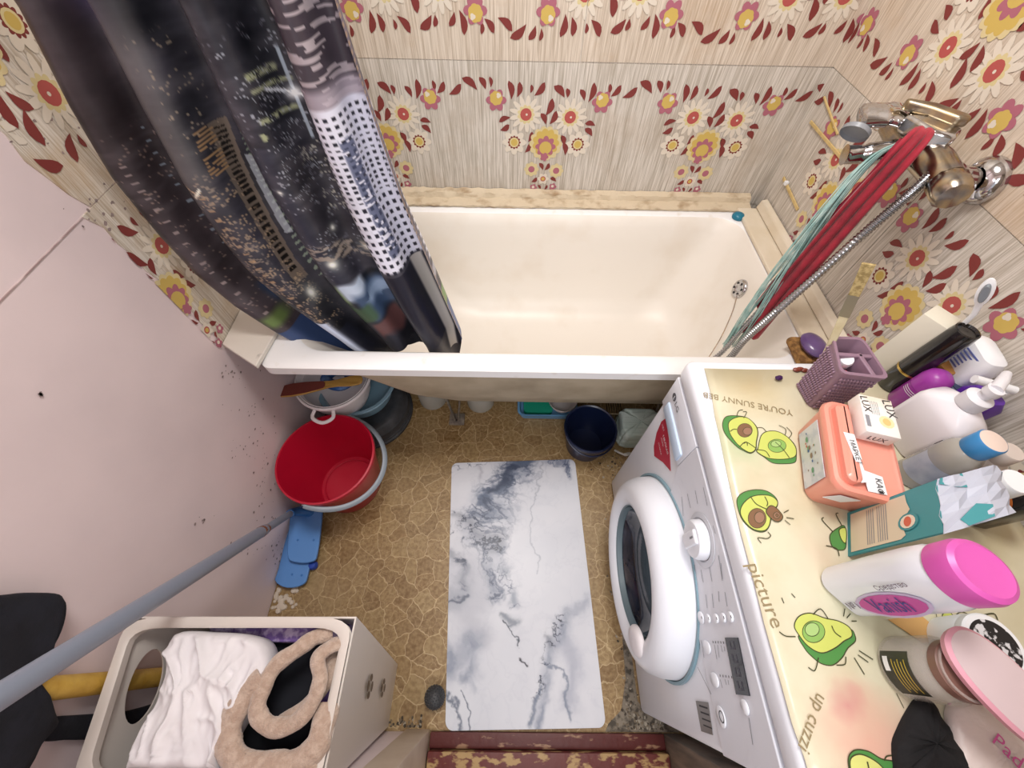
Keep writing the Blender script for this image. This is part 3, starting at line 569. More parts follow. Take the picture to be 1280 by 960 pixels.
for i in range(4):
    c0 = qd[0].lerp(qd[3], .14 + .235*i).lerp(qd[1].lerp(qd[2], .14 + .235*i), .5); g.box((px_-.0022, c0.y-.006, c0.z-.008), (px_-.0016, c0.y+.006, c0.z-.005), lit).box((px_-.0022, c0.y-.006, c0.z+.004), (px_-.0016, c0.y+.006, c0.z+.007), lit).box((px_-.0022, c0.y-.006, c0.z-.005), (px_-.0016, c0.y-.003, c0.z+.005), lit)
g.build('display_digits', mach)
g = G()
def cap(u, v, u2, v2, m=grey_ink, w_=.0016):
    a, b = X(u, v, px_-.0002), X(u2, v2, px_-.0002); d = (b-a); n_ = Vector((0, -d.z, d.y)).normalized()*w_/2; g.poly([a+n_, b+n_, b-n_, a-n_], m)
for u, v, u2, v2 in ((852,621,854,645),(859,617,863,635),(869,613,872,630),(879,609,884,632),(891,657,894,667),(868,706,870,732),(876,712,879,728),(886,705,890,727),(898,694,903,726),(882,743,884,760),(890,742,892,760),(898,739,899,752),(906,740,909,758),(901,704,903,724),(872,834,889,868),(876,800,880,822),(936,897,941,931),(893,806,896,824),(897,806,899,822),(901,806,903,815),(905,808,906,814),(900,849,903,860),(906,849,908,856),(910,850,911,856)): cap(u, v, u2, v2)
for i in range(5): cap(891+3.3*i, 801+.2*i, 891.3+3.3*i, 804+.2*i, dark_ink, .0022); cap(900+3.6*i, 843+.5*i, 900.3+3.6*i, 846+.5*i, dark_ink, .0022)
g.build('panel_captions', mach, kind='stuff')
text('LG', .020, (px_-.0002, my1-.062, .655), (0, -1, 0), (0, 0, 1), mat('logo_grey', '55565e', .4), mach, 'logo_lettering')
lg = G().lathe([(.0095, 0), (.0095, .0005), (0, .0005)], mat('logo_grey', ''), (px_, my1-.036, .655), (-1, 0, 0), 28).build('logo_disc', mach)
G().box((px_-.0009, my1-.0375, .650), (px_-.0004, my1-.036, .660), white_pl).box((px_-.0009, my1-.040, .649), (px_-.0004, my1-.036, .6505), white_pl).build('logo_face', lg)
# red sticker with white lettering, silver plate
fx = mx - .0006
st_ = [(832,523),(836,548),(838.5,589),(829,578),(818,570),(817.5,558),(821,541),(827,527)]
stc = G().slab([X(u, v, fx) for u, v in st_], (-.0006, 0, 0), mat('red_sticker', 'b3263f', .4)).build('red_sticker', mach)
m_ = [X(u, v, mx-.0014) for u, v in ((826,530),(836,572))]; xd = (m_[1]-m_[0])
for i, (s_, u, v, si) in enumerate((('НЕТ', 829, 535, .010), ('МЕЛКАЯ', 832, 556, .012), ('ПАРЫ', 828, 553, .008), ('СТИРКА', 825, 561, .008))):
    text(s_, si, X(u, v, mx-.0014), xd, (0, 0, 1), white_pl, stc, 'sticker_lettering')
sv = mat('silver_plate', '8a8582', .35, .6)
sp_ = G().slab([X(u, v, fx) for u, v in ((870, 876), (885.5, 878), (891.5, 919), (877, 914))], (-.0008, 0, 0), sv).build('rating_plate', mach)
g = G()
for i in range(4):
    a, b = X(874+i*1.6+i*.2, 883+i*8, mx-.0018), X(883.5+i*1.9, 884+i*8.5, mx-.0018); g.box((a.x, min(a.y, b.y), min(a.z,b.z)), (a.x+.0003, max(a.y, b.y), max(a.z,b.z)+.002), dark_ink)
g.build('plate_lines', sp_)

# ---- oilcloth with avocado print on the machine
def oil_mat():
    m = mat('oilcloth', 'd6d0b6', .3, var=(9, 'c6bb9a', .42, .75), coat=.25, bump=(16, .3, .004)); nt = m.node_tree; N = nt.nodes; L = nt.links; b = N['Principled BSDF']; src = b.inputs['Base Color'].links[0].from_socket
    tc = N.new('ShaderNodeTexCoord')
    for (cx, cy, r0, r1, colr, k_) in ((1.145, -.99, .01, .055, '9db98a', .55), (1.185, -1.395, .01, .075, 'd99a8a', .7), (1.175, -1.36, .0, .028, 'c05a70', .6), (1.22, -1.42, .0, .09, 'dcb3a2', .7), (1.26, -1.25, .0, .10, 'c3cfb0', .5), (1.21, -.86, .0, .09, 'c8b78c', .6), (1.22,-1.18,.0,.06,'d7b3a0',.35)):
        v = N.new('ShaderNodeVectorMath'); v.operation = 'DISTANCE'; v.inputs[1].default_value = (cx-1.33, cy+1.13, 0)
        nz = N.new('ShaderNodeTexNoise'); nz.inputs['Scale'].default_value = 22; L.new(tc.outputs['Object'], nz.inputs[0])
        v0 = N.new('ShaderNodeVectorMath'); v0.operation = 'MULTIPLY'; v0.inputs[1].default_value = (1, 1, 0); L.new(tc.outputs['Object'], v0.inputs[0]); L.new(v0.outputs[0], v.inputs[0])
        ad = N.new('ShaderNodeMath'); ad.operation = 'MULTIPLY_ADD'; ad.inputs[1].default_value = .05; L.new(nz.outputs['Fac'], ad.inputs[0]); L.new(v.outputs['Value'], ad.inputs[2])
        r = N.new('ShaderNodeMapRange'); r.inputs[1].default_value = r0+.025; r.inputs[2].default_value = r1+.025; r.inputs[3].default_value = k_; r.inputs[4].default_value = 0; L.new(ad.outputs[0], r.inputs[0])
        x = N.new('ShaderNodeMix'); x.data_type = 'RGBA'; L.new(r.outputs[0], x.inputs[0]); L.new(src, x.inputs[6]); x.inputs[7].default_value = lin(colr); src = x.outputs[2]
    L.new(src, b.inputs['Base Color']); return m
oil = thing('oilcloth', (1.33, -1.13, mt), 'cream oilcloth printed with cartoon avocados covering the washing machine', 'tablecloth')
ol = [(880,461),(890,500),(893,520),(899,545),(905,575),(915,622),(926,668),(940,720),(955,780),(975,850),(990,905),(1006,950),(1016,990)]
edge = [Z(u, v, mt+.001) for u, v in ol]; n = len(edge); nc = 26; loops = []
for i, p in enumerate(edge):
    row = []
    y_ = max(p.y, my0+.002); 
    for j in range(nc):
        t = j/(nc-1); x_ = p.x + (1.567-p.x)*t; row.append(Vector((x_, y_ - (.0 if i else 0)*t, mt+.0012 + .0006*math.sin(31*x_+17*y_)+.0006)))
    loops.append(row)
g = G(); g.loft(loops, oil_mat(), closed=False); g.build('cloth', oil, solid=.0008, auto=False)
zt = mt + .0030
aG = {k: mat('avo_'+k, v, .35, coat=.2) for k, v in dict(skin='4d8a45', flesh='d0d27c', inner='c4cd68', brown='7d5c42', brownl='94705a', green='88b25c', greenl='a4c47a', line='3f4227').items()}
pg = G()
def flush():
    global pg
    pg.build('avocado_print', oil, auto=False); pg = G()
def dz(lay): return zt + lay*.00012
def shape(pts, colr, lay, off=(980,740), k_=4.267, sm=True):
    P = [Z(off[0]+x/k_, off[1]+y/k_, dz(lay)) for x, y in pts]
    if sm: P = smooth_loop(P, 5)
    pg.poly(P, aG[colr])
    if sm: stroke(None, 1.1, lay+1, P=P+[P[0]])
def ell(x, y, rx, ry, colr, lay, off, k_):
    P = [Z(off[0]+(x+rx*math.cos(t*.2618))/k_, off[1]+(y+ry*math.sin(t*.2618))/k_, dz(lay)) for t in range(24)]; pg.poly(P, aG[colr]); stroke(None, .7, lay+1, P=P+[P[0]])
def stroke(pts, wpx, lay, off=(980,740), k_=4.267, P=None, colr='line', sm=True):
    if P is None:
        P = [Z(off[0]+x/k_, off[1]+y/k_, dz(lay)) for x, y in pts]
        if sm and len(P) > 2: P = smooth_loop(P, 5, False)
    P = [Vector((p.x, p.y, dz(lay))) for p in P]; wd = wpx*.00062; vs = []
    for i, p in enumerate(P):
        t = (P[min(i+1, len(P)-1)] - P[max(i-1, 0)]); 
        if t.length < 1e-7: t = Vector((1, 0, 0))
        t.normalize(); nn = Vector((-t.y, t.x, 0))*wd; vs += [p+nn, p-nn]
    pg.add(vs, [[2*i, 2*i+1, 2*i+3, 2*i+2] for i in range(len(P)-1)], aG[colr])
o4, k4 = (760,440), 5.333
shape([(765,470),(790,430),(860,425),(930,440),(985,490),(1000,540),(990,600),(985,650),(950,675),(900,655),(860,630),(800,570),(770,520)], 'skin', 0, o4, k4)
shape([(805,470),(860,435),(930,440),(983,490),(998,540),(988,600),(983,648),(950,670),(905,650),(880,630),(850,600),(812,540)], 'inner', 2, o4, k4)
ell(912,522,50,46,'brown',4,o4,k4); ell(930,528,30,26,'brownl',6,o4,k4)
shape([(1000,640),(1020,560),(1060,530),(1130,530),(1200,570),(1250,630),(1255,700),(1245,735),(1190,745),(1100,740),(1040,700),(992,665)], 'skin', 0, o4, k4)
shape([(1000,640),(1020,560),(1060,530),(1130,530),(1200,570),(1248,630),(1255,680),(1230,705),(1160,715),(1080,710),(1030,690),(992,662)], 'inner', 2, o4, k4)
ell(1127,625,60,44,'green',4,o4,k4); ell(1120,612,34,22,'greenl',6,o4,k4)
for pts in ([(858,428),(872,392),(900,385)],[(905,440),(925,400),(900,398)],[(995,505),(1030,505),(1055,530)],[(880,630),(920,600),(985,640)],[(990,650),(1050,660),(1078,700)],[(1115,600),(1165,645),(1210,705)],[(1180,555),(1185,515),(1140,488)],[(1205,575),(1225,540),(1190,500)],[(815,530),(835,515),(860,515)],[(905,610),(925,600),(930,625)]): stroke(pts, 1.0, 9, o4, k4)
flush()
o5 = (760,600)
shape([(860,130),(900,85),(980,65),(1060,75),(1120,120),(1130,170),(1095,215),(1078,300),(1040,345),(970,335),(905,280),(872,210)], 'skin', 0, o5, k4)
shape([(900,160),(950,115),(1010,100),(1080,105),(1125,135),(1128,170),(1092,215),(1076,300),(1040,338),(970,328),(910,275),(882,215)], 'inner', 2, o5, k4)
ell(994,255,60,66,'brown',4,o5,k4); ell(1010,250,34,38,'brownl',6,o5,k4)
shape([(1055,215),(1080,172),(1120,185),(1165,240),(1145,275),(1105,270)], 'brown', 10, o5, k4); ell(1125,235,22,22,'brownl',13,o5,k4); ell(1127,235,9,10,'brown',15,o5,k4)
for pts in ([(950,110),(990,160),(1060,195)],[(1045,110),(1065,150),(1058,175)],[(1065,345),(1085,370),(1060,390),(1000,385),(1022,420)],[(1172,218),(1205,200)],[(1190,250),(1240,258)],[(1180,268),(1215,298)]): stroke(pts, 1.1, 9, o5, k4)
flush()
o3, k3 = (980,740), 4.267
shape([(80,230),(110,300),(150,345),(200,382),(260,390),(310,350),(340,300),(380,262),(376,225),(355,200),(300,220),(200,250)], 'skin', 0, o3, k3)
shape([(55,180),(80,130),(140,113),(220,140),(290,155),(350,190),(362,235),(320,262),(270,300),(200,325),(130,290),(80,230)], 'inner', 2, o3, k3)
ell(158,212,60,58,'green',4,o3,k3); ell(150,200,38,36,'greenl',6,o3,k3)
for pts in ([(155,120),(195,90),(235,140)],[(62,238),(10,235),(-25,212)],[(185,350),(165,418),(130,402)],[(280,390),(325,385),(330,345)],[(255,180),(272,215),(305,240)],[(318,130),(325,88)],[(335,138),(355,115)],[(360,155),(388,155)],[(400,312),(475,360)],[(395,335),(450,375)],[(375,350),(430,440)],[(60,30),(40,8)],[(0,60),(-12,30)]): stroke(pts, 1.1, 9, o3, k3)
flush()
shape([(345,880),(380,843),(450,850),(520,890),(600,912),(640,1000),(500,1020),(380,1000),(350,950)], 'skin', 0, o3, k3); shape([(355,890),(400,865),(460,885),(520,930),(560,1000),(420,1010),(362,960)], 'flesh', 2, o3, k3)
stroke([(535,900),(550,875),(590,872)], 1.2, 6, o3, k3); stroke([(445,905),(455,950)], 1.4, 6, o3, k3)
flush()
shape([(845,120),(880,105),(915,135),(990,160),(1065,185),(1050,245),(980,225),(900,210),(855,165)], 'inner', 0, o3, k3); ell(1018,208,38,28,'green',3,o3,k3); ell(900,155,12,18,'brown',3,o3,k3)
stroke([(920,120),(950,105),(1000,130),(1000,150)], 1, 6, o3, k3); stroke([(1055,125),(1120,115),(1140,150)], 1.4, 6, o3, k3)
flush()
o2 = (980,580)
shape([(245,380),(290,340),(325,335),(330,440),(300,460),(258,440)], 'skin', 0, o2, k3); shape([(295,350),(330,345),(330,420),(305,400)], 'inner', 3, o2, k3)
for pts in ([(262,362),(205,300),(212,285)],[(310,330),(278,270),(290,262)],[(225,435),(280,450),(295,490)]): stroke(pts, 1.3, 7, o2, k3)
flush(); shape([(400,235),(430,205),(500,200),(470,215)], 'skin', 0, o2, k3)
flush()
stroke([(700,130),(712,100),(760,92),(808,110),(812,160),(790,185)], .7, 2, o3, k3); stroke([(600,540),(640,620)], .7, 2, o3, k3); stroke([(860,600),(880,660)], 1, 2, o3, k3); stroke([(830,730),(880,745),(900,790)], 1, 2, o3, k3)
pg.build('pattern_lines', oil, kind='stuff', auto=False)
ink = mat('cloth_ink', '8f7f5e', .5)
def ctext(s_, size, a, b, flip=False):
    A_, B_ = Z(*a, zt), Z(*b, zt); d = (B_-A_); up = Vector((-d.y, d.x, 0)); text(s_, size, (A_+B_)/2, d, up, ink, oil, 'printed_lettering')
ctext("YOU'RE SUNNY BEB", .0185, (985, 515), (884, 494)); ctext('picture', .030, (943, 712), (969, 776)); ctext('up cuzzi', .022, (1028, 868), (1003, 940))
tag(G().lathe([(0, .0), (.004, .001), (.006, .005), (.004, .009), (0, .010)], mat('dark_purple_glass', '3b1b4d', .2), Z(972, 474, mt+.003), seg=16, sq=(1.3, .9)).build('purple_bead'), 'tiny dark purple bead on the oilcloth near the soap', 'bead')
p = Z(1000, 463, mt+.004); g = G()
for dx, dy in ((-.008, 0), (0, .002), (.008, -.001)): g.lathe([(0, 0), (.005, .001), (.006, .004), (.003, .007), (0, .007)], mat('brown_red_wax', '7c3a2c', .4), p + Vector((dx, dy, -.001)), seg=14, sq=(1.3, .8))
tag(g.build('wax_crumbs', kind='stuff'), 'small reddish brown crumbs at the machine corner by the soap', 'crumbs')

# ================================================================ THINGS ON THE MACHINE
zb = mt + .0028
def bottle(name, loc, prof, m, label, cat, ax=(0, 0, 1), seg=32, sq=(1, 1), rot=0, part='bottle_body', group=None):
    t = thing(name, loc, label, cat, group); G().lathe(prof, m, loc, ax, seg, sq=sq, rot=rot, cap=(True, False)).build(part, t); return t
# organiser basket
lilac = mat('lilac_plastic', '8f7385', .5)
A0 = Vector((1.34, -.875, zb)); t = thing('toothbrush_organiser', A0, 'lilac woven-look plastic organiser with compartments at the machine corner', 'organiser')
def qloop(pts, z): return [Vector((x, y, z)) for x, y in pts]
bq = [(1.296, -.858), (1.303, -.912), (1.357, -.914), (1.352, -.850)]; tq = [(1.309, -.828), (1.288, -.907), (1.366, -.917), (1.362, -.829)]
def rq(qd_, z, k_=4, r=.18):
    out = []; n_ = len(qd_)
    for i in range(n_):
        p0, p1, p2 = Vector(qd_[i-1]), Vector(qd_[i]), Vector(qd_[(i+1) % n_]); a, b = p1.lerp(p0, r), p1.lerp(p2, r)
        for j in range(k_+1): s_ = j/k_; q2 = a.lerp(p1, s_).lerp(p1.lerp(b, s_), s_); out.append(Vector((q2.x, q2.y, z)))
    return out
def mixq(a, b, t_): return [(a[i][0]*(1-t_)+b[i][0]*t_, a[i][1]*(1-t_)+b[i][1]*t_) for i in range(4)]
def scq(a, s_): cx = sum(p[0] for p in a)/4; cy = sum(p[1] for p in a)/4; return [(cx+(x-cx)*s_, cy+(y-cy)*s_) for x, y in a]
loops = [rq(bq, zb)]
for i in range(1, 29):
    tt = i/29; loops.append(rq(scq(mixq(bq, tq, tt), 1.0 + (.018 if i % 2 else -.012)), zb+.105*tt))
loops += [rq(tq, zb+.105), rq(scq(tq, 1.04), zb+.106), rq(scq(tq, 1.04), zb+.110), rq(scq(tq, .90), zb+.110)] + [rq(scq(mixq(bq, tq, tt), .86), zb+.105*tt) for tt in (.9, .5, .1)]
G().loft(loops, lilac, cap=(True, True)).build('woven_body', t)
cc = lambda a, b, s_: ((1-s_)*a[0]+s_*b[0], (1-s_)*a[1]+s_*b[1])
for s_ in (.45,):
    a, b = cc(tq[0], tq[1], s_), cc(tq[3], tq[2], s_); G().slab([(a[0], a[1]-.004, zb+.01), (b[0], b[1]-.004, zb+.01), (b[0], b[1]+.004, zb+.01), (a[0], a[1]+.004, zb+.01)], (0, 0, .098), lilac).build('divider', t, bevel=.002)
a, b = cc(tq[1], tq[0], .03), cc(tq[2], tq[3], .1)
G().slab([(1.338, -.862, zb+.01), (1.346, -.862, zb+.01), (1.350, -.912, zb+.01), (1.342, -.912, zb+.01)], (0, 0, .098), lilac).build('divider', t, bevel=.002)
# weave bumps on the near and left faces
g = G()
for r_ in range(11):
    tt = .06 + r_*.083; L4 = scq(mixq(bq, tq, tt), 1.02)
    for a, b, n_ in ((L4[0], L4[1], 11), (L4[1], L4[2], 11)):
        for j in range(n_):
            s_ = (j + .5 + .5*(r_ % 2) - .25)/n_; x_, y_ = cc(a, b, .10+.78*min(s_, 1)); g.lathe([(0, .003), (.002, .0025), (.0032, 0)], lilac, (x_, y_, zb+.105*tt), (-1, 0, 0) if (a is L4[0]) else (0, -1, 0), 6, sq=(.8, 1.2))
g.build('weave_bumps', t, kind='stuff')
# paint brush, standing in the organiser
cream_w = mat('cream_painted_wood', 'd9cfae', .5, var=(30, 'c3b68d', .4, .7)); b0, b1 = Vector((1.323, -.852, zb+.03)), X(1082, 330, 1.455)
def along(a, b, t_): return a.lerp(b, t_)
t = thing('paint_brush', b0, 'flat cream paint brush standing bristles-up in the lilac organiser', 'brush')
b1 = Vector((1.375, -.755, .99)); b1 = b0 + (Y(1086, 330, -.80) - b0)
d = (b1-b0); sd = d.cross(Vector((1, 1, 0))).normalized()
def strip(g, a, b, wa, wb_, th_, m):
    wa *= .62; wb_ *= .62; th_ *= .7
    d_ = (b-a).normalized(); vw = (CP-a).normalized(); s_ = d_.cross(vw).normalized(); n_ = s_.cross(d_).normalized(); l1 = [a+s_*wa+n_*th_, a-s_*wa+n_*th_, a-s_*wa-n_*th_, a+s_*wa-n_*th_]; l2 = [b+s_*wb_+n_*th_, b-s_*wb_+n_*th_, b-s_*wb_-n_*th_, b+s_*wb_-n_*th_]
    g.loft([l1, l2], m, cap=(True, True), smooth=False)
g = G(); strip(g, b0, along(b0, b1, .30), .011, .009, .004, cream_w); strip(g, along(b0, b1, .30), along(b0, b1, .58), .009, .011, .004, cream_w); g.build('handle', t, bevel=.0015)
g = G(); strip(g, along(b0, b1, .58), along(b0, b1, .76), .0125, .0125, .005, mat('steel_ferrule', '9a9488', .35, .9)); g.build('ferrule', t)
g = G(); strip(g, along(b0, b1, .76), b1, .012, .014, .004, mat('bristles', 'b8a473', .9, var=((200, 200, 200), '8f7c50', .4, .6))); g.build('bristles', t)
# white cap & pink brush head inside organiser
t = thing('white_cap', (1.328, -.866, zb+.08), 'small white plastic cap lying in the organiser beside the brush', 'roll'); G().lathe([(0, .02), (.010, .02), (.012, .016), (.012, 0)], white_pl, (1.327, -.866, zb+.083), (-.3, -.3, 1), 20).build('shell', t)
t = thing('pink_razor', (1.315, -.885, zb+.07), 'pink plastic razor head standing in the lilac organiser', 'razor'); G().box((1.302, -.901, zb+.070), (1.326, -.883, zb+.088), mat('coral_plastic', 'd9505f', .4), .004).build('head', t)
G().box((1.310, -.903, zb+.082), (1.330, -.899, zb+.090), black, .001).build('blade', t)
# cream carton
cb = mat('cream_card', 'ddd8c8', .5)
def carton(name, c0, half, h, rz, m, label, lean=(0, 0), parts=True, bev=.0015, z0=zb):
    T = Matrix.Translation((c0[0], c0[1], z0)) @ Matrix.Shear('XY', 4, (lean[0], lean[1])) @ Matrix.Rotation(rz, 4, 'Z'); t = thing(name, (c0[0], c0[1], z0), label, 'box'); o = G().box((-half[0], -half[1], 0), (half[0], half[1], h), m, bev, T=T).build('carton_body', t); return t, T
t, T = carton('tall_carton', (1.480, -.812), (.022, .021), .150, .55, cb, 'tall narrow cream carton standing against the right wall')
G().slab([T @ Vector(v) for v in ((-.016, -.0216, .03), (.006, -.0216, .03), (.006, -.0216, .075), (-.016, -.0216, .075))], (T.to_3x3() @ Vector((0, -.0004, 0))), mat('card_print', 'c9c4b6', .5)).build('printed_panel', t)
# black tube bottle with gold ring
t = thing('black_spray_can', (1.485, -.855, zb), 'slim black spray can with a gold ring beside the cream carton', 'spray can')
G().lathe([(.019, 0), (.0215, .003), (.0215, .050)], mat('gloss_black', '121214', .2, coat=.4), t.location, cap=(True, False)).build('can_body', t)
G().lathe([(.0222, .050), (.0226, .052), (.0222, .0545)], mat('gold_ring', 'd0b26a', .25, 1), t.location).build('gold_ring', t)
G().lathe([(.0215, .0545), (.0212, .100), (.0200, .150), (.0185, .163), (.016, .164), (.014, .160), (0, .159)], MATS['gloss_black'], t.location).build('cap', t)
# orange carton behind
t, T = carton('amber_carton', (1.525, -.862), (.018, .022), .082, .2, mat('amber_card', 'b98546', .5), 'small amber carton behind the black spray can')
G().slab([T @ Vector(v) for v in ((-.0184, -.015, .02), (-.0184, .012, .02), (-.0184, .012, .06), (-.0184, -.015, .06))], (-.0004, 0, 0), PR['yellow']).build('printed_panel', t)
# purple tube
pur = mat('magenta_plastic', '8f2290', .3, coat=.2)
t = bottle('purple_bottle', (1.486, -.897, zb), [(.021, 0), (.0235, .004), (.0235, .055)], pur, 'round purple bottle with rounded cap beside the big white pump bottle', 'bottle')
G().lathe([(.0235, .0555), (.0232, .075), (.020, .088), (.012, .095), (0, .097)], mat('purple_cap', '9a3a9c', .35), t.location).build('cap', t)
g = G()
for i in range(3): g.lathe([(.0238, .040+.004*i), (.0238, .041+.004*i)], MATS['white_plastic'], t.location, a0=150, a1=290)
g.build('printed_lines', t)
# dark patterned box, white bottle with blue print, toothbrush
t, T = carton('dark_blue_box', (1.537, -.905), (.018, .030), .070, .1, mat('navy_print', '303a56', .5, var=(90, '8a93ab', .56, .62)), 'small dark blue patterned box behind the purple bottle')
G().box((-.0185, -.0305, .0702), (.0185, .0305, .0716), mat('navy_lid', '39405a', .4), .0005, T=T).build('top_flap', t)
t = thing('flat_white_bottle', (1.535, -.835, zb), 'flat white bottle with blue printed text by the right wall', 'bottle')
def rect_loft(cx, cy, dims, rz, m, z0=zb):
    loops = []
    for z_, hx, hy, r_ in dims:
        loops.append([Matrix.Translation((cx, cy, z0+z_)) @ Matrix.Rotation(rz, 4, 'Z') @ Vector((p.x, p.y, 0)) for p in rrect(-hx, hx, -hy, hy, r_, 0, 5)])
    return G().loft(loops, m, cap=(True, True))
fwx, fwy = 1.548, -.868
rect_loft(fwx, fwy, [(0, .018, .034, .012), (.005, .021, .038, .014), (.110, .021, .040, .014), (.128, .018, .034, .014), (.134, .010, .022, .009)], -.15, white_pl).build('bottle_body', t)
g = G()
for i in range(12):
    z_ = zb + .118 - .0065*i; yo = random.uniform(0, .008); g.box((fwx-.0222, fwy-.026+yo, z_), (fwx-.0216, fwy+.024-yo*.5, z_+.0028), mat('blue_ink', '6c78b5', .5))
g.build('printed_text', t)
t = thing('toothbrush', (1.50, -.84, zb+.1), 'white and grey toothbrush head sticking up beside the black can', 'toothbrush')
a, b = Vector((1.512, -.845, zb+.075)), None; a = Y(1218, 392, -.835); b = Y(1240, 348, -.815); base = Vector((1.515, -.853, zb+.002))
G().tube([base, a.lerp(base, .3), a, a.lerp(b, .4)], [.004, .004, .004, .0055], white_pl, 10).build('handle', t)
g = G(); d = (b-a).normalized(); g.lathe([(0, -.004), (.7, -.004), (1, -.002), (1, .002), (.7, .004), (0, .004)], white_pl, (0, 0, 0), seg=24)
q = Matrix.Rotation(0, 3, 'Z'); vw = (CP-b).normalized(); s_ = d.cross(vw).normalized(); n_ = s_.cross(d)
g.v = [tuple(a.lerp(b, .62) + s_*x*.0095 + d*y*.024 + n_*z) for x, y, z in g.v]; g.build('head', t)
g = G(); g.lathe([(0, .009), (.8, .009), (1, .005), (1, .0)], mat('grey_rubber', '7f868e', .5), (0, 0, 0), seg=20); g.v = [tuple(a.lerp(b, .62) + s_*x*.0055 + d*y*.017 + n_*z) for x, y, z in g.v]; g.build('bristle_pad', t)
# big white pump bottle
t = thing('pump_bottle', (1.452, -.972, zb), 'large white pump dispenser bottle in the middle of the toiletries', 'bottle')
rect_loft(1.452, -.972, [(0, .026, .040, .012), (.004, .029, .044, .014), (.092, .030, .046, .015), (.104, .028, .043, .018), (.115, .020, .029, .018), (.121, .017, .018, .015)], .15, mat('glossy_white', 'edeaf0', .25, coat=.2)).build('bottle_body', t)
G().lathe([(.018, .122), (.0185, .126), (.0185, .142), (.015, .145), (.008, .146), (.008, .156)], mat('pump_white', 'e4e4ea', .35), (1.452, -.972, zb)).build('pump_collar', t)
G().tube([(1.452, -.972, zb+.156), (1.452, -.972, zb+.166)], .011, MATS['pump_white'], 20).tube([(1.452, -.972, zb+.163), (1.47, -.958, zb+.165), (1.495, -.940, zb+.160)], [.009, .008, .006], MATS['pump_white'], 14).build('pump_head', t)
g = G(); random.seed(5)
for i in range(5): p = Vector((1.420 + .003*i, -1.0135-.0012*i, zb+.078+.000*i)); g.box((p.x, p.y-.004, zb+.070), (p.x+.0016, p.y-.0035, zb+.084), dark_ink)
g.build('printed_mark', t)
# purple pump bottle behind
t = thing('purple_pump_bottle', (1.535, -.935, zb), 'purple bottle with a white pump behind the large white bottle', 'bottle')
rect_loft(1.532, -.94, [(0, .02, .026, .01), (.085, .021, .028, .01), (.100, .016, .020, .01)], 0, mat('violet_plastic', '5a2a9a', .35)).build('bottle_body', t)
G().tube([(1.532, -.94, zb+.100), (1.532, -.94, zb+.118)], .010, white_pl, 16).tube([(1.545, -.945, zb+.122), (1.49, -.925, zb+.124)], .007, white_pl, 12).build('pump_head', t)
# clear bottle with blue cap
clear = mat('cloudy_clear_plastic', 'c9c6bd', .2, trans=.35, var=(14, 'b5b9c4', .4, .7))
t = thing('clear_bottle', (1.425, -1.045, zb), 'cloudy clear bottle with a bright blue cap in front of the white pump bottle', 'bottle')
G().lathe([(.024, 0), (.027, .003), (.027, .080), (.026, .098), (.020, .110), (.016, .114)], clear, t.location, cap=(True, False), sq=(1, 1)).build('bottle_body', t)
G().lathe([(.0274, .022), (.0274, .070)], mat('faded_label', 'b4bccb', .4, var=(40, '99a3b8', .4, .7)), t.location, a0=140, a1=290).build('faded_label', t)
G().lathe([(.0185, .112), (.0192, .114), (.0192, .140), (.0175, .142)], mat('bright_blue_cap', '3f8cc8', .35), t.location).build('blue_cap', t)
G().lathe([(.0178, .1415), (.013, .143), (0, .143)], mat('cream_cap_top', 'e2cfc4', .4), t.location).build('cap_top', t)
# white bottle with round cap
t = thing('white_round_bottle', (1.418, -1.105, zb), 'white bottle with plain white screw cap behind the teal carton', 'bottle')
G().lathe([(.022, 0), (.025, .003), (.025, .088), (.023, .100), (.016, .108), (.014, .112)], mat('satin_white', 'e6e8f2', .3), t.location, cap=(True, False)).build('bottle_body', t)
G().lathe([(.0165, .110), (.0175, .112), (.0175, .140), (.0165, .142), (0, .142)], white_pl, t.location).build('cap', t)
G().box((1.398, -1.123, zb+.066), (1.404, -1.119, zb+.082), blue_pl, .001).build('blue_print', t)
# beige bottle at the right edge
t = bottle('beige_bottle', (1.470, -1.052, zb), [(.023, 0), (.025, .003), (.025, .078), (.020, .092), (.013, .098)], mat('beige_plastic', 'cfc3bb', .4), 'beige round bottle at the right edge of the machine top', 'bottle')
G().lathe([(.0145, .098), (.0155, .100), (.0155, .120), (.014, .122), (0, .122)], mat('beige_plastic', ''), t.location).build('cap', t)
# black bottle with orange oval label
t = thing('black_bottle', (1.495, -1.105, zb), 'black bottle with an orange oval label behind the torn teal carton', 'bottle')
rect_loft(1.495, -1.105, [(0, .016, .026, .01), (.004, .018, .029, .012), (.085, .018, .029, .012), (.096, .012, .018, .01)], -.25, mat('gloss_black', '')).build('bottle_body', t)
G().lathe([(0, .0), (.024, 0), (.024, .0006), (0, .0006)], mat('orange_label', 'b5662e', .4), (1.4765, -1.103, zb+.060), (-1, .25, .0), 32, sq=(1.05, .8), rot=.2).build('orange_label', t)
text('CD', .018, (1.4755, -1.103, zb+.062), (-.25, -1, 0), (0, 0, 1), white_pl, t, 'label_lettering')

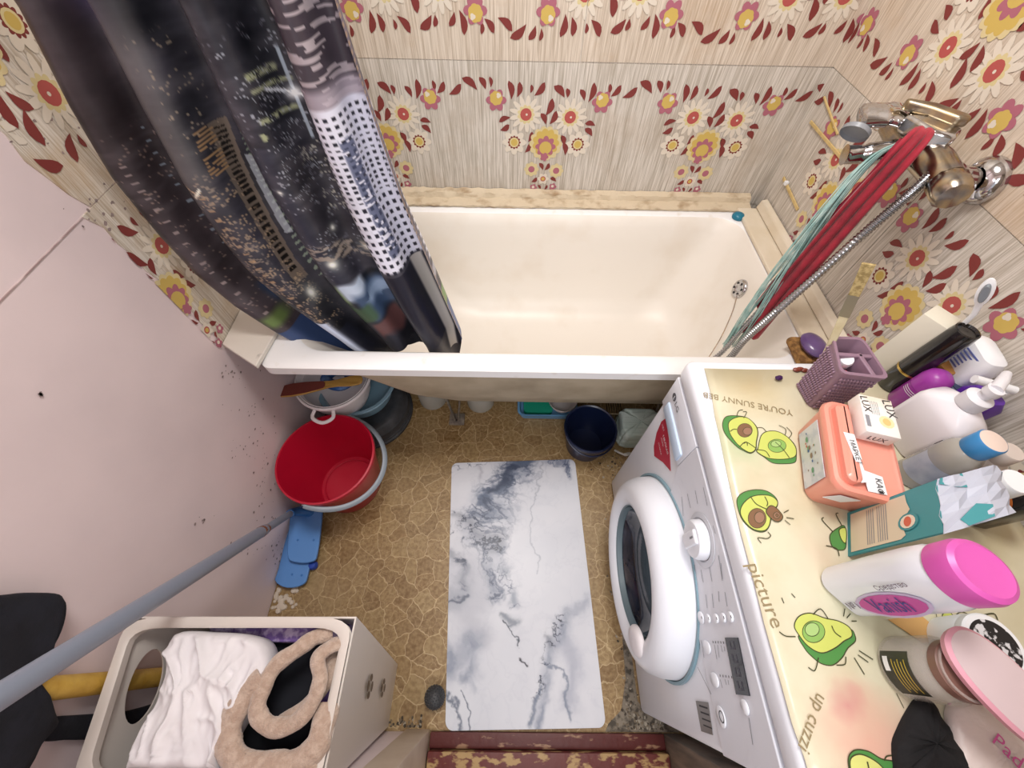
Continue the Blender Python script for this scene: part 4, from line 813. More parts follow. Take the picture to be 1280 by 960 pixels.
# salmon container with carrying lid
salm = mat('salmon_plastic', 'ec9a88', .35, coat=.15); t = thing('salmon_container', (1.30, -1.05, zb), 'salmon pink plastic tub with white price stickers on the oilcloth', 'container')
sx0, sx1, sy0, sy1 = 1.225, 1.345, -1.118, -.965
SX, SY, SR = 1.284, -1.034, -.28
rect_loft(SX, SY, [(0, .040, .068, .016), (.004, .043, .071, .018), (.072, .048, .078, .020)], SR, salm).build('tub_body', t)
rect_loft(SX, SY, [(.0725, .050, .081, .021), (.078, .051, .082, .021), (.084, .049, .080, .021), (.086, .044, .074, .018), (.083, .040, .070, .016)], SR, salm).build('lid', t)
TT = Matrix.Translation((SX, SY, zb)) @ Matrix.Rotation(SR, 4, 'Z')
def onT(T, pts): return [T @ Vector(p) for p in pts]
lb = G().slab(onT(TT, ((-.0442, -.055, .008), (-.0442, .050, .008), (-.0482, .050, .064), (-.0482, -.055, .064))), (-.0012, 0, .0), mat('pale_label', 'd6d8de', .4, var=(60, 'c2c8d2', .5, .65))).build('side_label', t)
g = G(); lm = {k: mat('lab_'+k, v, .5) for k, v in dict(g='6a9a7a', b='3d5f9a', r='c25a50', w='8a7468').items()}
random.seed(11)
for i in range(16):
    y_, z_ = random.uniform(-.045, .040), random.uniform(.016, .056); r_ = random.uniform(.002, .006); xo = -.0458 - (z_-.008)*.075; g.poly([TT @ Vector((xo-.0002*i*.1-.0003, y_+r_*math.cos(a_*1.047), z_+r_*math.sin(a_*1.047)*.6)) for a_ in range(6)], lm[random.choice('gbrw')])
g.build('label_picture', lb)
hp_ = TT @ Vector((-.027, 0, 0)); rect_loft(hp_.x, hp_.y, [(.083, .011, .068, .010), (.094, .011, .068, .010), (.098, .007, .064, .008)], SR, salm).build('lid_handle', t)
s1 = G().slab(onT(TT, ((-.036, .012, .0985), (-.020, .012, .0985), (-.016, -.030, .0985), (-.026, -.034, .0985))), (0, 0, .0006), white_pl).slab(onT(TT, ((-.026, -.030, .0985), (-.018, -.030, .0985), (-.008, -.062, .0920), (-.018, -.066, .0920))), (0, 0, .0006), white_pl).build('paper_tape', t)
s2 = G().slab(onT(TT, ((-.010, -.040, .0870), (.018, -.044, .0870), (.020, -.072, .0865), (-.006, -.074, .0865))), (0, 0, .0006), white_pl).build('paper_tape', t)
G().slab(onT(TT, ((-.030, -.0795, .064), (-.002, -.0795, .064), (-.010, -.0745, .034), (-.036, -.0745, .034))), (0, -.0012, 0), white_pl).build('paper_tape', t)
rr_ = TT.to_3x3(); text('КАФ', .012, TT @ Vector((.010, -.062, .0882)), rr_ @ Vector((0, -1, 0)), rr_ @ Vector((1, 0, 0)), dark_ink, s2, 'tape_lettering'); text('МАРКЕТ', .010, TT @ Vector((-.024, -.020, .0997)), rr_ @ Vector((.15, -1, 0)), rr_ @ Vector((1, .15, 0)), dark_ink, s1, 'tape_lettering')
# soap carton on top
lw = mat('soap_card', 'efece8', .4, var=(20, 'e6dccb', .5, .7)); t = thing('soap_carton', (1.318, -1.0, zb+.0875), 'white soap carton with a yellow flower lying on the salmon tub', 'box')
T = Matrix.Translation((1.310, -.990, zb+.0870)) @ Matrix.Rotation(-.27, 4, 'Z') @ Matrix.Diagonal((.84, .84, .86, 1)); G().box((-.029, -.042, 0), (.029, .042, .030), lw, .0015, T=T).build('carton_body', t)
rr_ = T.to_3x3()
g = G(); 
g.poly([T @ Vector((.010+.013*math.cos(a_*.5236), -.012+.013*math.sin(a_*.5236), .0304)) for a_ in range(12)], mat('pale_petal', 'f0dcae', .5)); g.poly([T @ Vector((.010+.007*math.cos(a_*.5236), -.012+.008*math.sin(a_*.5236), .0306)) for a_ in range(12)], mat('deep_petal', 'e8bf7d', .5)); g.build('flower_print', t)
text('LUX', .018, T @ Vector((.020, .020, .0305)), rr_ @ Vector((.15, -1, 0)), rr_ @ Vector((1, .15, 0)), dark_ink, t); text('LUX', .014, T @ Vector((.000, -.0425, .013)), rr_ @ Vector((1, 0, 0)), rr_ @ Vector((0, 0, 1)), dark_ink, t)
text('LUX', .016, T @ Vector((-.021, .020, .0305)), rr_ @ Vector((.1, -1, 0)), rr_ @ Vector((1, .1, 0)), dark_ink, t)
g = G()
for i in range(5): g.box((-.012+i*.003, .0, .0303), (-.0113+i*.003, .030, .0305), grey_ink, T=T)
g.box((-.026, -.030, .0303), (-.019, -.005, .0305), grey_ink, T=T); g.build('small_print', t)

# teal carton with torn top
tealc = mat('teal_card', '3f8f96', .45); crc = mat('cream_print', 'dccdb4', .5); gi = mat('grey_inside_card', 'b7bccb', .5)
t = thing('teal_carton', (1.31, -1.15, zb), 'opened teal and cream carton standing between pink tub and cleaner bottle', 'box')
c0, c1, c2, c3 = Vector((1.258, -1.178, zb)), Vector((1.287, -1.112, zb)), Vector((1.350, -1.098, zb)), Vector((1.328, -1.160, zb))
H = .160; up = Vector((.0, 0, H))
g = G()
for a, b in ((c0, c1), (c1, c2), (c2, c3), (c3, c0)): g.slab([a, b, b+up, a+up], (b-a).cross(Vector((0, 0, 1))).normalized()*-.001, tealc)
g.slab([c0, c1, c2, c3], (0, 0, .001), tealc); g.build('carton_body', t)
f = lambda s_, h, d=.0012: c0.lerp(c1, s_) + Vector((0, 0, h)) + (c1-c0).cross(Vector((0, 0, 1))).normalized()*(-d)
sgn = -1 if (f(.5, .1, .01)-CP).length > (f(.5, .1, -.01)-CP).length else 1
F2 = lambda s_, h, d=.0016: f(s_, h, d*sgn)
wave = [(.93, .008), (.06, .008), (.06, .100), (.12, .108), (.22, .106), (.34, .100), (.42, .105), (.6, .118), (.75, .114), (.93, .112)]
G().poly([F2(a, b, .0018) for a, b in wave], crc).build('cream_panel', t)
g = G()
for k_, hh in enumerate((.042, .046, .050, .054, .062, .066, .070, .074, .078)): g.poly([F2(.12, hh, .0022), F2(.88, hh, .0022), F2(.88, hh+.0012, .0022), F2(.12, hh+.0012, .0022)], grey_ink)
g.build('small_print', t)
G().poly([F2(.36+.17*math.cos(a_*.449), .114+.016*math.sin(a_*.449), .0024) for a_ in range(14)], tealc).poly([F2(.36+.13*math.cos(a_*.449), .114+.012*math.sin(a_*.449), .0028) for a_ in range(14)], mat('emblem_cream', 'ead9c6', .5)).poly([F2(.36+.10*math.cos(a_*.449), .114+.006*math.sin(a_*.449), .0030) for a_ in range(14)], mat('emblem_coral', 'd0674e', .5)).build('emblem', t)
# crumpled torn top, white inside card with teal printed facets
tp = Vector((0, 0, H)); g = G(); loops = []; random.seed(8)
for i in range(7):
    a_, b_ = c0.lerp(c3, i/6*1.75-.02), c1.lerp(c2, i/6*1.75-.02); hgt = (0, .006, .004, .012, .010, .002, -.020)[i]
    loops.append([a_.lerp(b_, j/6*1.04-.02) + tp + Vector((0, 0, hgt + .0025*math.sin(2.3*j+i*1.7))) for j in range(7)])
g.loft(loops, gi, closed=False, smooth=False); tt_ = g.build('torn_top', t, solid=.0009, auto=False)
def onfl(i, j): i0, j0 = min(int(i), 5), min(int(j), 5); fi, fj = i-i0, j-j0; return loops[i0][j0].lerp(loops[i0+1][j0], fi).lerp(loops[i0][j0+1].lerp(loops[i0+1][j0+1], fi), fj) + Vector((0, 0, .0016))
for pat in (((.1, 6), (2, 6), (2, 4.2), (1, 4.6), (.1, 5.4)), ((1, 1), (2.2, 2.2), (3, 1.6), (3, .3), (1.4, .1)), ((5, 5), (6, 5.6), (6, 4.4), (5.2, 4))):
    G().poly([onfl(*p) for p in pat], tealc).build('teal_facet', tt_)

# cleaner bottle, white with pink cap
vw_ = mat('cleaner_white', 'e4e6ef', .25, coat=.2); vx, vy = 1.230, -1.226
t = thing('cleaner_bottle', (vx, vy, zb), 'tall white cleaner bottle with a big pink cap', 'bottle')
vr = .72
rect_loft(vx, vy, [(0, .017, .030, .014), (.004, .021, .035, .018), (.08, .024, .037, .021), (.135, .027, .037, .024), (.160, .029, .036, .027), (.172, .029, .032, .028)], vr, vw_).build('bottle_body', t)
pinkc = mat('hot_pink_plastic', 'cf58ab', .35)
G().lathe([(.030, .172), (.0325, .174), (.0330, .196), (.031, .203), (.026, .206), (.020, .204), (0, .205)], pinkc, (vx, vy, zb), seg=48, sq=(.95, 1.08), rot=vr).build('pink_cap', t)
R3 = Matrix.Rotation(vr, 3, 'Z'); vf = lambda a_, h, d: Vector((vx, vy, zb)) + R3 @ Vector((-d, -a_, h))
# label on the near side
def side_pt(a_, h): 
    d = interp(h, [0, .08, .135, .16], [.0205, .0243, .0274, .0294]); return vf(a_, h, d + .0008)
g = G(); g.poly([side_pt(.010+.019*math.cos(k_*.3927), .085+.058*math.sin(k_*.3927)) for k_ in range(16)], mat('label_ring', 'c5b4d6', .4)); g.build('label_oval', t)
g = G(); g.poly([side_pt(.010+.0155*math.cos(k_*.3927), .085+.052*math.sin(k_*.3927)) + R3 @ Vector((-.0005, 0, 0)) for k_ in range(16)], mat('label_pink', 'c04a9c', .4)); lo = g.build('label_oval', t)
bi = mat('deep_blue_ink', '2b2f86', .4)
text('Vanish', .030, side_pt(.010, .084) + R3 @ Vector((-.0014, 0, 0)), side_pt(.010, .132) - side_pt(.010, .040), R3 @ Vector((0, 1, 0)), bi, lo, squash=.78)
text('№1', .014, side_pt(.008, .022) + R3 @ Vector((-.0008, 0, 0)), (0, 0, 1), R3 @ Vector((0, 1, 0)), mat('plum_ink', '5c4560', .5), t)
text('Средство', .010, side_pt(-.016, .118) + R3 @ Vector((-.001, 0, 0)), (0, 0, 1), R3 @ Vector((0, 1, 0)), mat('plum_ink', ''), t)
# kraft paper tag, jar with lid, pink dish
tag(G().slab([(1.275, -1.262, zb+.001), (1.325, -1.256, zb+.001), (1.35, -1.285, zb+.001), (1.31, -1.290, zb+.001)], (0, 0, .0015), mat('kraft', 'd3a768', .6)).build('kraft_paper'), 'small piece of orange kraft paper beside the pink cap bottle', 'paper')
glass = mat('jar_glass', 'e6e0d8', .06, spec=.8, alpha=.30); t = thing('glass_jar', (1.268, -1.322, zb), 'round glass jar with a black label near the front of machine', 'jar')
jx, jy = 1.270, -1.318
G().lathe([(.020, .0), (.031, .001), (.036, .006), (.0365, .058), (.034, .068), (.030, .073), (.030, .088), (.031, .090), (.028, .090), (.027, .075), (.031, .066), (.0335, .056), (.0335, .008), (.020, .004)], glass, (jx, jy, zb), cap=(True, True), seg=48).build('glass_body', t)
lbj = G().lathe([(.0370, .010), (.0370, .054)], mat('black_label', '26261c', .4), (jx, jy, zb), a0=150, a1=228, seg=30).build('black_label', t)
g = G(); g.lathe([(.0373, .014), (.0373, .022)], white_pl, (jx, jy, zb), a0=160, a1=185, seg=10)
g.build('barcode', lbj)
g = G()
for i in range(5): g.lathe([(.0373, .027+.0048*i), (.0373, .0285+.0048*i)], mat('gold_ink', 'b9a23a', .4), (jx, jy, zb), a0=165+4*(i % 2), a1=222-6*(i % 2), seg=16)
g.build('label_print', lbj)
G().lathe([(.029, .074), (.0315, .075), (.0315, .086), (.029, .0875)], mat('brown_lid', '7c5a50', .4), (jx, jy, zb), cap=(False, True)).build('screw_ring', t)
tag(G().lathe([(0, 0), (.008, .002), (.011, .008), (.008, .014), (0, .016)], mat('cobalt_cap', '2f57b5', .4), (1.262, -1.345, zb+.006), seg=20, sq=(1.2, .9)).build('blue_cap'), 'small cobalt blue cap at the foot of the glass jar', 'cap') if False else None
pd = mat('powder_pink', 'e3a3b4', .45); t = thing('pink_tray', (1.30, -1.345, zb+.092), 'oval powder pink soap tray lying on the glass jar', 'tray')
T = Matrix.Translation((1.291, -1.332, zb+.103)) @ Matrix.Rotation(math.radians(-58), 4, 'Z') @ Matrix.Rotation(math.radians(0), 4, 'X')
def oval(a_, b_, z_, n_=40, p=2.4): return [T @ Vector((a_*math.copysign(abs(math.cos(6.2832*i/n_))**(2/p), math.cos(6.2832*i/n_)), b_*math.copysign(abs(math.sin(6.2832*i/n_))**(2/p), math.sin(6.2832*i/n_)), z_)) for i in range(n_)]
G().loft([oval(.056, .028, -.011), oval(.062, .033, -.008), oval(.064, .035, .0), oval(.060, .031, .0035)], pd, cap=(True, False)).build('tray_shell', t)
G().loft([oval(.060, .031, .0036), oval(.05, .024, .0040), oval(.02, .01, .0042)], mat('greyish_pink', 'd2bfc3', .5), cap=(False, True)).build('tray_top', t)
# black cloth
blk = mat('black_fabric', '141316', .9, bump=(200, .4, .002)); random.seed(4)
outl = [(1146,872),(1158,872),(1172,892),(1186,915),(1200,940),(1216,975),(1160,985),(1120,975),(1118,958),(1116,930),(1122,912),(1133,890)]
g = G(); P = [Z(u, v, zb+.003) for u, v in outl]; cen = sum(P, Vector())/len(P)
l0 = [p.copy() for p in smooth_loop(P, 3)]; 
for p in l0: p.z = zb+.0005
loops = [l0] + [[Vector((c_.x, c_.y, zb + hh + .002*math.sin(i*1.7))) for i, c_ in enumerate([p.lerp(cen, s_) for p in l0])] for s_, hh in ((.02, .008), (.2, .014), (.5, .017), (.8, .020), (.98, .021))]
g.loft(loops, blk, cap=(True, True)); o = g.build('black_cloth'); tag(o, 'crumpled black cloth at the near corner of the oilcloth', 'cloth')
o2_ = G().box((0,0,0),(0,0,0), blk) if False else None
# white bag with pink lettering
wbm = mat('white_bag_film', 'e4d6d2', .35, coat=.2, bump=(25, .6, .008)); t = thing('plastic_bag', (1.34, -1.41, zb), 'soft white plastic bag with pink lettering at the near right corner', 'bag')
outl = [(1192,884),(1230,878),(1290,900),(1320,960),(1310,1010),(1240,1005),(1215,975),(1198,935)]
P = smooth_loop([Z(u, v, zb+.012) for u, v in outl], 4); P = [Vector((min(p.x, 1.55), max(p.y, my0+.004), zb+.0006)) for p in P]; cen = sum(P, Vector())/len(P)
loops = [P] + [[Vector((q2.x, q2.y, zb+hh+.0015*math.sin(i*2.1+s_*9))) for i, q2 in enumerate([p.lerp(cen, s_) for p in P])] for s_, hh in ((-.0, .008), (.1, .014), (.35, .018), (.65, .020), (.95, .021))]
G().loft(loops, wbm, cap=(True, True)).build('bag_body', t)
text('Pads', .022, (1.335, -1.402, zb+.0235), Vector((.55, -.8, 0)), Vector((.8, .55, 0)), mat('pink_ink', 'd25aa0', .4), t)
tag(G().lathe([(0, 0), (.003, .001), (.0035, .004), (0, .007)], pinkc, Z(1187, 882, zb), seg=12).build('pink_bead'), 'tiny pink bead between the black cloth and the jar', 'bead')
# black and white patterned pot at the right edge
t = thing('patterned_pot', (1.36, -1.275, zb), 'white pot with black and white patterned lid at the right edge', 'pot')
G().lathe([(.030, 0), (.034, .003), (.036, .040), (.034, .046)], white_pl, (1.352, -1.292, zb), cap=(True, False)).build('pot_body', t)
G().lathe([(.0355, .046), (.036, .048), (.036, .056), (.034, .058), (0, .058)], white_pl, (1.352, -1.292, zb)).build('lid', t)
G().lathe([(.029, .0584), (0, .0586)], mat('swirl_print', '1d1d20', .35, var=(75, 'd8d8dc', .52, .56)), (1.352, -1.292, zb)).build('lid_print', t)

# ================================================================ FLOOR: mat, ball, mop, buckets
def marble_mat_mesh():
    """bath mat: fine grid, rounded corners; the printed marble veins are a colour attribute"""
    nx, ny = 300, 500; a = np.linspace(0, 1, nx)[None, :].repeat(ny, 0); b = np.linspace(0, 1, ny)[:, None].repeat(nx, 1)
    W0, H0, r = .46, .765, .022; X_ = a*W0; Y_ = b*H0
    cx = np.clip(X_, r, W0-r); cy = np.clip(Y_, r, H0-r); dx = X_-cx; dy = Y_-cy; inf = np.maximum(np.abs(dx), np.abs(dy)); l2 = np.sqrt(dx**2+dy**2)+1e-12; X2 = cx + dx*inf/l2; Y2 = cy + dy*inf/l2
    aa, bb = X2/W0, Y2/H0
    c00, c10, c11, c01 = [np.array(Z(u, v, 0)[:2]) for u, v in ((565,580),(718,575),(757,909),(557,913))]
    P = (1-aa)[..., None]*(1-bb)[..., None]*c00 + aa[..., None]*(1-bb)[..., None]*c10 + aa[..., None]*bb[..., None]*c11 + (1-aa)[..., None]*bb[..., None]*c01
    rs = np.random.RandomState(21)
    def fb(u_, v_, sc, oc_=4, seed=0):
        o_ = 0; amp = 1; tot = 0
        for k_ in range(oc_):
            R_ = np.random.RandomState(seed+k_).rand(96, 96); fx_ = u_*sc*2**k_ + 7.3*k_; fy_ = v_*sc*2**k_ + 3.1*k_; ix = np.floor(fx_).astype(int); iy = np.floor(fy_).astype(int); tx = fx_-ix; ty = fy_-iy; tx = tx*tx*(3-2*tx); ty = ty*ty*(3-2*ty)
            g_ = lambda i, j: R_[j % 96, i % 96]; o_ = o_ + amp*((g_(ix, iy)*(1-tx)+g_(ix+1, iy)*tx)*(1-ty)+(g_(ix, iy+1)*(1-tx)+g_(ix+1, iy+1)*tx)*ty); tot += amp; amp *= .55
        return o_/tot
    px = 565 + (718-565)*aa - 8*bb + (47)*aa*bb*1.0; py = 578 + 333*bb       # print laid out in its own frame
    bx, by = px, py
    px = bx + (fb(bx/100, by/100, 2.2, 6, 40)-.5)*46; py = by + (fb(bx/100, by/100, 2.2, 6, 60)-.5)*46
    def seg(pts, w0):
        best = np.full(px.shape, 1e9)
        for (x0, y0, w1), (x1, y1, w2) in zip(pts[:-1], pts[1:]):
            t = np.clip(((px-x0)*(x1-x0)+(py-y0)*(y1-y0))/((x1-x0)**2+(y1-y0)**2+1e-9), 0, 1); d = np.hypot(px-x0-t*(x1-x0), py-y0-t*(y1-y0))/(w1+t*(w2-w1)); best = np.minimum(best, d)
        return best*w0
    col = np.ones(px.shape + (3,))*np.array([.83, .835, .86]); col -= (fb(px/100, py/100, 1.2, 4, 5)[..., None]-.5)*np.array([.10, .09, .075])
    def bl(m_, c_): nonlocal col; m_ = np.clip(m_, 0, 1)[..., None]; col = col*(1-m_)+np.array(c_)*m_
    soft = lambda d, k_=1.: np.exp(-(d**2)/k_)
    nz = fb(px/100, py/100, 6, 4, 80)
    rid = np.exp(-((fb(px/100, py/100, 4.5, 5, 90)-.5)/.035)**2); rid2 = np.exp(-((fb(bx/100, by/100, 9, 5, 95)-.5)/.03)**2); cl_ = np.clip((nz-.36)*4, 0, 1)
    band = soft(seg([(650,572,16),(632,618,19),(617,652,19),(598,692,15),(618,722,13),(612,765,8)], 1))
    bl(band*(.35+.5*cl_), (.52, .55, .62)); bl(soft(seg([(652,575,8),(636,612,12),(616,652,12),(604,680,8)], 1))*cl_*.95, (.33, .38, .47)); bl(band*rid*.9, (.24, .28, .37)); bl(band*rid2*.6, (.30, .34, .42))
    bl(soft(seg([(640,590,4),(628,622,5),(622,640,3)], 1))*.8, (.20, .24, .33))
    bl(soft(seg([(574,668,4),(594,688,9),(616,706,10),(624,722,5)], 1))*(.25+.75*rid2), (.18, .20, .26)); bl(soft(seg([(560,688,7),(590,700,10),(606,712,8)], 1))*rid*.8, (.22, .24, .3))
    bl(soft(seg([(566,722,3),(580,730,3),(582,748,4),(574,762,2)], 1))*(.3+.7*rid), (.22, .25, .32)); bl(soft(seg([(580,745,9),(568,785,12),(560,805,5)], 1))*.55, (.56, .58, .63)); bl(soft(seg([(572,778,1.5),(578,770,2),(566,788,1)], 1))*.8, (.3, .33, .4))
    bl(soft(seg([(638,742,7),(641,772,8)], 1))*.6*cl_, (.42, .46, .53)); bl(soft(seg([(634,746,9),(642,776,7)], 1))*rid2*.7, (.3, .33, .42)); bl(soft(seg([(600,745,22),(592,800,18),(612,830,10)], 1))*.30, (.56, .57, .62))
    bl(soft(seg([(628,796,3),(645,806,5),(640,812,2)], 1))*.7, (.40, .43, .48)); bl(soft(seg([(634,806,.8),(648,822,.9),(656,832,.7)], 1))*.9, (.2, .22, .27))
    bl(soft(seg([(562,832,8),(572,845,13),(600,828,11),(585,862,6)], 1))*(.5+.3*cl_), (.50, .53, .60)); bl(soft(seg([(566,872,1.2),(570,905,1.4)], 1))*.7, (.3, .33, .4)); bl(soft(seg([(576,872,.8),(578,908,1)], 1))*.7, (.25, .28, .35))
    bl(soft(seg([(744,778,4),(722,795,8),(708,820,10),(695,850,9),(680,905,5)], 1))*(.4+.4*cl_), (.50, .53, .60)); bl(soft(seg([(712,795,5),(698,826,7),(692,850,6),(676,880,4)], 1))*rid2*1.0, (.14, .16, .22)); bl(soft(seg([(690,828,4),(696,838,4)], 1))*.8*(.4+rid2), (.12, .14, .2))
    bl(soft(seg([(716,830,14),(728,850,10),(718,890,9)], 1))*.45, (.56, .58, .65)); bl(soft(seg([(690,850,1.2),(712,866,1.6),(717,905,2)], 1))*.6, (.38, .42, .5)); bl(soft(seg([(682,868,2),(668,905,3)], 1))*.7, (.36, .4, .48))
    bl(soft(seg([(690,580,3),(708,592,5),(716,612,4)], 1))*(.4+.6*rid), (.30, .34, .44)); bl(soft(seg([(676,576,7),(700,580,7),(717,586,5)], 1))*(.35+.6*rid2), (.32, .36, .46))
    bl(soft(seg([(668,578,1),(664,640,1),(668,690,1.2),(672,740,.9)], 1))*.5, (.55, .57, .62)); bl(soft(seg([(563,588,4),(580,592,4),(600,580,4)], 1))*rid2*.9, (.35, .38, .45)); bl(soft(seg([(655,843,1.2),(661,850,1.5)], 1)), (.16, .16, .2)); bl(soft(seg([(590,590,3),(600,610,3)], 1))*.3, (.5, .5, .56))
    bl(rid*.05*np.ones_like(px), (.5, .52, .6))
    col = np.clip(col, .02, 1); lc = np.where(col <= .04045, col/12.92, ((col+.055)/1.055)**2.4)
    zt_ = .0082 + .0008*np.sin(7*aa+3*bb)
    top = np.concatenate([P, zt_[..., None]], -1).reshape(-1, 3); i = (np.arange(nx-1)[None, :] + nx*np.arange(ny-1)[:, None]).reshape(-1); faces = np.stack([i, i+nx, i+nx+1, i+1], -1).tolist()
    idx = list(range(nx)) + [k_*nx+nx-1 for k_ in range(1, ny)] + [(ny-1)*nx+k_ for k_ in range(nx-2, -1, -1)] + [k_*nx for k_ in range(ny-2, 0, -1)]
    vs = top.tolist(); nb = len(vs); cl = lc.reshape(-1, 3).tolist()
    for k_ in idx: vs.append([vs[k_][0], vs[k_][1], .0024]); cl.append([.55, .55, .57])
    m_ = len(idx); faces += [[idx[k_], idx[(k_+1) % m_], nb+(k_+1) % m_, nb+k_] for k_ in range(m_)]; faces.append([nb+k_ for k_ in range(m_)])
    me = bpy.data.meshes.new('bath_mat'); me.from_pydata(vs, [], faces); at = me.color_attributes.new('print', 'FLOAT_COLOR', 'POINT'); at.data.foreach_set('color', np.concatenate([np.array(cl), np.ones((len(cl), 1))], 1).astype(np.float32).ravel())
    m = mat('marble_print', 'cccccc', .35, spec=.4); nt = m.node_tree; a_ = nt.nodes.new('ShaderNodeAttribute'); a_.attribute_name = 'print'; nt.links.new(a_.outputs['Color'], nt.nodes['Principled BSDF'].inputs['Base Color']); me.materials.append(m)
    o = bpy.data.objects.new('bath_mat', me); C.objects.link(o); tag(o, 'white bath mat printed with grey marble veins on the floor', 'mat')
marble_mat_mesh()
# spiky massage ball
t = thing('massage_ball', (.538, -1.424, .002), 'small dark grey spiky massage ball beside the marble mat', 'ball'); bc = Vector((.536, -1.424, .0315)); bm_ = mat('dark_grey_rubber', '3a3a3c', .55)
G().lathe([(.027*math.sin(math.pi*i/16), -.027*math.cos(math.pi*i/16)) for i in range(17)], bm_, bc, seg=28).build('core', t)
g = G()
for i in range(170):
    zz = 1-2*(i+.5)/170; rr = math.sqrt(1-zz*zz); a_ = i*2.39996; n_ = Vector((rr*math.cos(a_), rr*math.sin(a_), zz)); g.lathe([(.0022, -.001), (.0015, .0015), (.0, .0026)], bm_, bc+n_*.0265, n_, 5)
g.build('spikes', t, kind='stuff')
# red bucket
bcx, bcy = .160, -.820; redp = mat('red_plastic', 'b4102f', .35, coat=.1); redi = redp
t = thing('red_bucket', (bcx, bcy, 0), 'empty red plastic bucket with a grey bail handle by the pink wall', 'bucket')
G().lathe([(0, .004), (.098, .004), (.100, .004), (.104, .010), (.140, .240), (.143, .247), (.148, .246), (.149, .236), (.1445, .236), (.1435, .225), (.108, .006), (.104, .0), (0, .0)][::-1], redp, (bcx, bcy, .0025), seg=64).build('shell', t)
G().lathe([(.085, .0068), (.087, .0085), (.089, .0068)], redp, (bcx, bcy, .0025), seg=48).build('base_ring', t)
gp = mat('grey_plastic', '8d97a1', .4); hb = []
for i in range(37):
    a_ = math.radians(78 - 178*i/36 ); s_ = math.sin(math.pi*i/36); hb.append((bcx + (.150+.017*s_)*math.cos(a_), bcy + (.150+.017*s_)*math.sin(a_), .240 - .055*s_))
G().tube(hb, .0085, gp, 10, flat=.55, up=(1, 0, 0)).build('bail_handle', t)
for i in (0, -1): G().lathe([(.010, 0), (.010, .006), (0, .008)], gp, (bcx+.146*math.cos(math.radians(78 if i == 0 else -100)), bcy+.146*math.sin(math.radians(78 if i == 0 else -100)), .232), (math.cos(math.radians(78 if i == 0 else -100)), math.sin(math.radians(78 if i == 0 else -100)), 0), 16).build('handle_pivot', t)
# black ridged basin, pale blue basin, white pot, foot file (stack under the tub end)
rb = mat('dark_grey_basin', '3b3c3f', .55, var=(30, '4c4d50', .4, .7)); kx, ky = .172, -.525
t = thing('black_basin', (kx, ky, 0), 'dark grey ridged round basin standing upside down under the bathtub end', 'basin')
G().lathe([(.166, .0), (.167, .012), (.160, .016), (.158, .060), (.154, .064), (.152, .074), (.148, .080), (.146, .088), (.138, .094), (.120, .096), (.115, .093), (0, .093)], rb, (kx, ky, .0008), seg=72).build('shell', t)
G().lathe([(.158, .018), (.163, .020), (.163, .026), (.158, .028)], rb, (kx, ky, .001), seg=72).build('ridge', t)
pb_ = mat('pale_blue_basin', '8fb2c4', .4); t = thing('blue_basin', (.165, -.50, .1), 'pale blue basin between the dark basin and the white pot', 'basin')
G().lathe([(0, .003), (.10, .003), (.128, .085), (.140, .088), (.142, .084), (.133, .080), (.106, .0), (0, .0)][::-1], pb_, (.165, -.500, .0985), seg=56).build('shell', t)
wp = mat('white_enamel_pot', 'e9e4e6', .3, coat=.2); wx, wy, wz = .132, -.555, .165
t = thing('white_pot', (wx, wy, wz), 'white plastic pot with looped handle stacked in the pale blue basin', 'pot')
G().lathe([(0, .003), (.06, .003), (.085, .015), (.103, .060), (.110, .120), (.122, .124), (.126, .128), (.126, .134), (.122, .136), (.117, .130), (.107, .122), (.100, .060), (.082, .019), (.06, .0), (0, .0)][::-1], wp, (wx, wy, .158), seg=56).build('shell', t)
for r_ in (.113, .119): G().lathe([(r_, .1345), (r_+.0015, .1365), (r_+.003, .1345)], wp, (wx, wy, .158), seg=56).build('rim_ring', t)
G().tube(smooth_loop([(wx-.030, wy-.118, .285), (wx-.034, wy-.145, .276), (wx+.0, wy-.160, .272), (wx+.030, wy-.144, .276), (wx+.028, wy-.118, .285)], 6, False), .006, wp, 10, flat=.7).build('loop_handle', t)
tag(G().tube(smooth_loop([(wx-.03, wy-.00, .275), (wx+.02, wy-.025, .28), (wx+.05, wy-.0, .275), (wx+.03, wy+.04, .27), (wx-.02, wy+.04, .27)], 6), .018, mat('blue_rag', '2f5da0', .85, var=(30, '7e9cc9', .5, .7)), 10, closed=True).build('blue_rag'), 'blue rag crumpled inside the white pot', 'rag')
zf = .318; a, b = Z(343, 491, zf), Z(453, 474, zf); d = (b-a).normalized(); n_ = Vector((-d.y, d.x, 0)); t = thing('foot_file', (a+b)/2, 'wooden foot file with brown rasp lying across the white pot', 'foot file')
def paddle(ts, ws, m, z_, th_, name):
    up_ = [a.lerp(b, t_) + n_*w_ for t_, w_ in zip(ts, ws)]; dn = [a.lerp(b, t_) - n_*w_ for t_, w_ in zip(ts, ws)][::-1]; P = [Vector((p.x, p.y, z_)) for p in up_+dn]; return G().slab(P, (0, 0, th_), m).build(name, t, bevel=.001)
L1 = [0, .02, .08, .2, .35, .48, .56, .60]; paddle([0, .02, .08, .2, .35, .5, .56, .62, .72, .85, .95, .99, 1], [.004, .012, .02, .024, .0225, .017, .014, .012, .013, .019, .018, .013, .005], mat('honey_wood', 'c39a4e', .5, var=((10, 60, 10), 'ad8440', .4, .6)), zf-.004, .007, 'wooden_body')
paddle([.005, .02, .08, .2, .35, .48, .55, .575], [.003, .011, .019, .023, .0215, .017, .014, .006], mat('brown_rasp', '77382f', .9, bump=(400, 1, .002)), zf+.0032, .0015, 'rasp')
